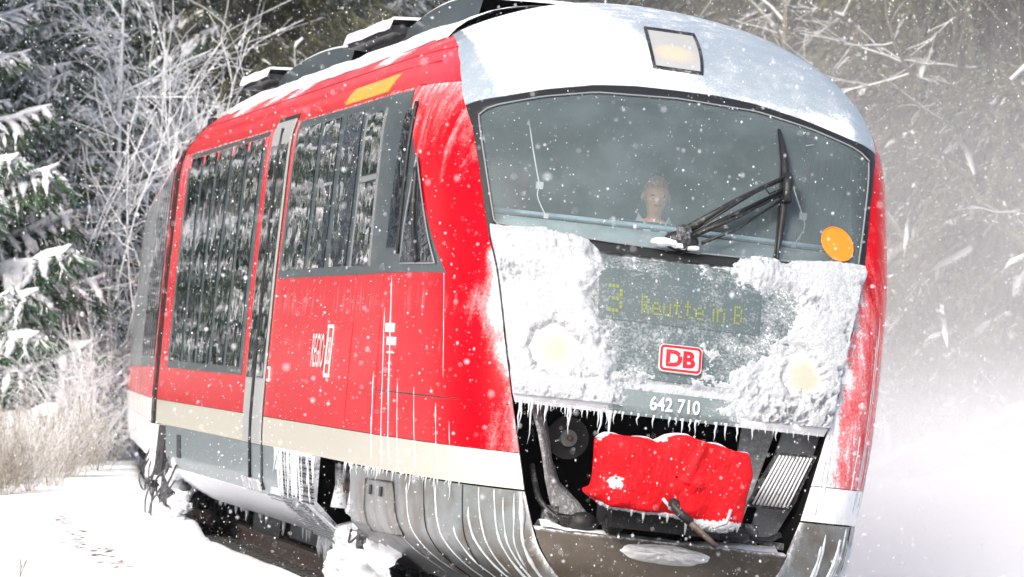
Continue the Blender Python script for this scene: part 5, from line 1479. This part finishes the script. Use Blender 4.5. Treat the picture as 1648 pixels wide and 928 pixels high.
sh_a = make_shrub(201, 3.6, 16, 'frosted_twig', 'tall frosted shrub with white arching twigs', G_SH, .6, 5, .35, .016)
sh_b = make_shrub(202, 2.4, 20, 'frosted_twig', 'low frosted bush with fine white twigs', G_SH, .6, 7, .6, .012)
sh_c = make_shrub(203, 1.7, 34, 'brown_twig', 'brown leafless thicket with a little snow', G_BR, .30, 6, .30, .007)
for i, (u, d_, s_, lb) in enumerate(((225, 77, 1.15, 'tall frosted shrub just left of the rear carriage'), (185, 80, 1.0, 'tall frosted shrub between spruce and rear carriage'), (265, 81, 1.35, 'tall frosted shrub behind the rear carriage'), (215, 85, 1.5, 'frosted shrub rising above its neighbours left of the roof'))):
    x, y = bearing(u, d_); place(sh_a, x, y, s_, None, lb)
for i, (u, d_, s_) in enumerate(((200, 80, .8), (165, 76, .65), (240, 81, .9), (135, 73, .55), (180, 82, 1.0))):
    x, y = bearing(u, d_); place(sh_b, x, y, s_, None, 'low frosted bush at the snow edge, ' + ('second', 'third', 'first', 'fourth', 'tallest')[i] + ' leftwards from the train')
for i, (u, d_, s_) in enumerate(((10, 61, .34), (45, 62, .36), (80, 64, .36), (115, 67, .36), (30, 65, .42), (70, 67, .42), (155, 70, .34), (-20, 61, .36), (100, 69, .42))):
    x, y = bearing(u, d_); place(sh_c, x, y, s_, None, 'brown thicket at the edge of the snowfield, ' + ('second from the left in front', 'third from the left in front', 'fourth from the left in front', 'fifth from the left in front', 'left clump of the back row', 'middle clump of the back row', 'nearest to the train', 'cut by the left edge of the picture', 'right clump of the back row')[i])
bt_a = make_bare_tree(301, 9, 'frosted_twig', 'slender frosted tree with a pale trunk left of the train', G_BT)
bt_b = make_bare_tree(302, 12, 'grey_twig', 'bare grey tree beside the track right of the train', G_BT)
x, y = bearing(215, 88); place(sp_hero, x, y, 1.05, 1.9, 'snow-laden spruce rising behind the rear carriage')
x, y = bearing(30, 81); place(sp_hero, x, y, .92, 2.9, 'full snow-laden spruce between the left edge and the slender pale trunk')
x, y = bearing(196, 80); place(bt_a, x, y, .8, .4, 'slender frosted tree with a pale trunk left of the rear carriage')
for u, d_, s_ in ((1400, 88, 1.0), (1250, 100, 1.0), (1570, 84, 1.0), (1480, 96, 1.1)):
    x, y = bearing(u, d_); place(bt_b, x, y, s_, None, 'bare grey tree ' + where(u, d_))
for u, d_, s_ in ((1500, 88, .5),):
    x, y = bearing(u, d_); place(sh_a, x, y, s_, None, 'frosted shrub ' + where(u, d_))

# dark lumps added for the shaded hollows of footprints, and a dry stem
def footprints_and_stem():
    r = np.random.default_rng(6); g = Geo()
    for u, v in ((98, 846), (106, 842), (112, 848), (118, 862), (125, 868), (130, 858), (122, 886), (132, 880), (138, 888), (160, 903), (168, 898), (176, 902), (182, 895), (196, 918), (205, 914)):
        d_ = (CW.z - .06) / ((v - 510) / 10000); x, y = bearing(u, d_)
        for k in range(3):
            xx, yy = x + r.normal(0, .03), y + r.normal(0, .5); g.ball((xx, yy, gz(xx, yy) - .005), .03, 7, 4, sc=(1.3, 2.5, .35), lump=.6, seed=k)
    g.build('footprint_marks', 'rust_metal', None, kind='stuff')
    x, y = bearing(30, (CW.z - .06) / ((935 - 510) / 10000)); t = empty('dry_stem', (x, y, gz(x, y)), label='thin dry grass stem poking out of the snow in the lower left corner', cat='plant')
    out = []
    for k in range(3): twigs(r, (0, 0, -.02), (r.normal(0, .15), 0, 1), .14 + .04 * k, .003, 1, out, .3, 0, 4, 2)
    tubes_mesh('stalks', out, 'brown_twig', t)
footprints_and_stem()

# ------------------------------------------------------------------ falling snow, snow dust, haze
def flakes():
    r = np.random.default_rng(99); N = 100000
    dist = 11 + (62 - 11) * r.random(N) ** (1 / 2.4)
    la = r.uniform(-.125, .125, N) * dist; ve = r.uniform(-.075, .075, N) * dist
    F3 = cam.matrix_world.to_3x3() @ Vector((0, 0, -1)); F = np.array(F3); R = np.array(R2); U = np.array([0, 0, 1.])
    C = np.array(CW) + dist[:, None] * F + la[:, None] * R + (ve + .2)[:, None] * U
    C = C[C[:, 2] > -.1]
    loc = C @ np.array(RY.to_3x3())          # into the train's own frame: keep flakes out of its body
    inside = (np.abs(loc[:, 0]) < 1.5) & (loc[:, 1] > 2.0) & (loc[:, 2] > .1) & (loc[:, 2] < 3.95); C = C[~inside]; N = len(C)
    rad = r.gamma(3.2, .0006, N).clip(.0011, .0055) 
    oct_ = np.array([(1, 0, 0), (-1, 0, 0), (0, 1, 0), (0, -1, 0), (0, 0, 1.3), (0, 0, -1.3)]); fo = np.array([(0, 2, 4), (2, 1, 4), (1, 3, 4), (3, 0, 4), (2, 0, 5), (1, 2, 5), (3, 1, 5), (0, 3, 5)])
    sq = r.uniform(.6, 1.4, (N, 1, 3)); V = C[:, None] + oct_[None] * rad[:, None, None] * sq; Fc = fo[None] + (np.arange(N) * 6)[:, None, None]
    big_mesh('falling_snow', V.reshape(-1, 3), Fc.reshape(-1, 3), 'snow', kind='stuff')
flakes()

def volume_box(name, lo, hi, mat):
    g = Geo(); g.box(lo, hi); M_ = M.get(mat); o = g.build(name, mat, None, kind='stuff'); return o
def mat_dust():
    mt = D.materials.new('snow_dust'); t = NT(mt)
    tc = t.n('ShaderNodeTexCoord'); sep = t.n('ShaderNodeSeparateXYZ'); t.l(tc.outputs['Object'], sep.inputs[0])
    nz = t.noise(.30, 3, .55)
    low = t.math('MULTIPLY', t.math('POWER', t.math('SUBTRACT', 1.0, t.ramp(sep.outputs[2], -1.6, 2.6)), 2.0), t.math('ADD', t.ramp(t.noise(.8, 4, .6), .3, .7), .35))
    high = t.math('SUBTRACT', 1.0, t.ramp(sep.outputs[2], 1.5, 6.5))
    fx = t.math('MULTIPLY', t.ramp(sep.outputs[0], 0, 3), t.math('SUBTRACT', 1.0, t.ramp(sep.outputs[1], 62, 83)))
    d = t.math('ADD', t.math('MULTIPLY', low, .27), t.math('MULTIPLY', t.math('MULTIPLY', high, t.math('ADD', t.ramp(nz, .40, .62), .30)), .021))
    d = t.math('MULTIPLY', d, fx)
    pv = t.n('ShaderNodeVolumePrincipled'); pv.inputs['Color'].default_value = (.92, .94, .97, 1); t.l(d, pv.inputs['Density']); pv.inputs['Anisotropy'].default_value = -.2
    t.l(pv.outputs[0], t.out.inputs['Volume']); M['snow_dust'] = mt
    mt = D.materials.new('drift'); t = NT(mt); pv = t.n('ShaderNodeVolumePrincipled'); pv.inputs['Color'].default_value = (.90, .95, .97, 1); pv.inputs['Density'].default_value = .0026
    t.l(pv.outputs[0], t.out.inputs['Volume']); M['drift'] = mt
    mt = D.materials.new('haze'); t = NT(mt); pv = t.n('ShaderNodeVolumePrincipled'); pv.inputs['Color'].default_value = (.93, .96, 1, 1); pv.inputs['Density'].default_value = .0001
    t.l(pv.outputs[0], t.out.inputs['Volume']); M['haze'] = mt
mat_dust()
volume_box('snow_dust', (2.2, 8, -1.2), (30, 84, 9.0), 'snow_dust')
volume_box('drifting_snow', (-13, 43, -1.25), (2.15, 150, 13), 'drift')
volume_box('haze', (-340, -340, -2.0), (360, 440, 52), 'haze')
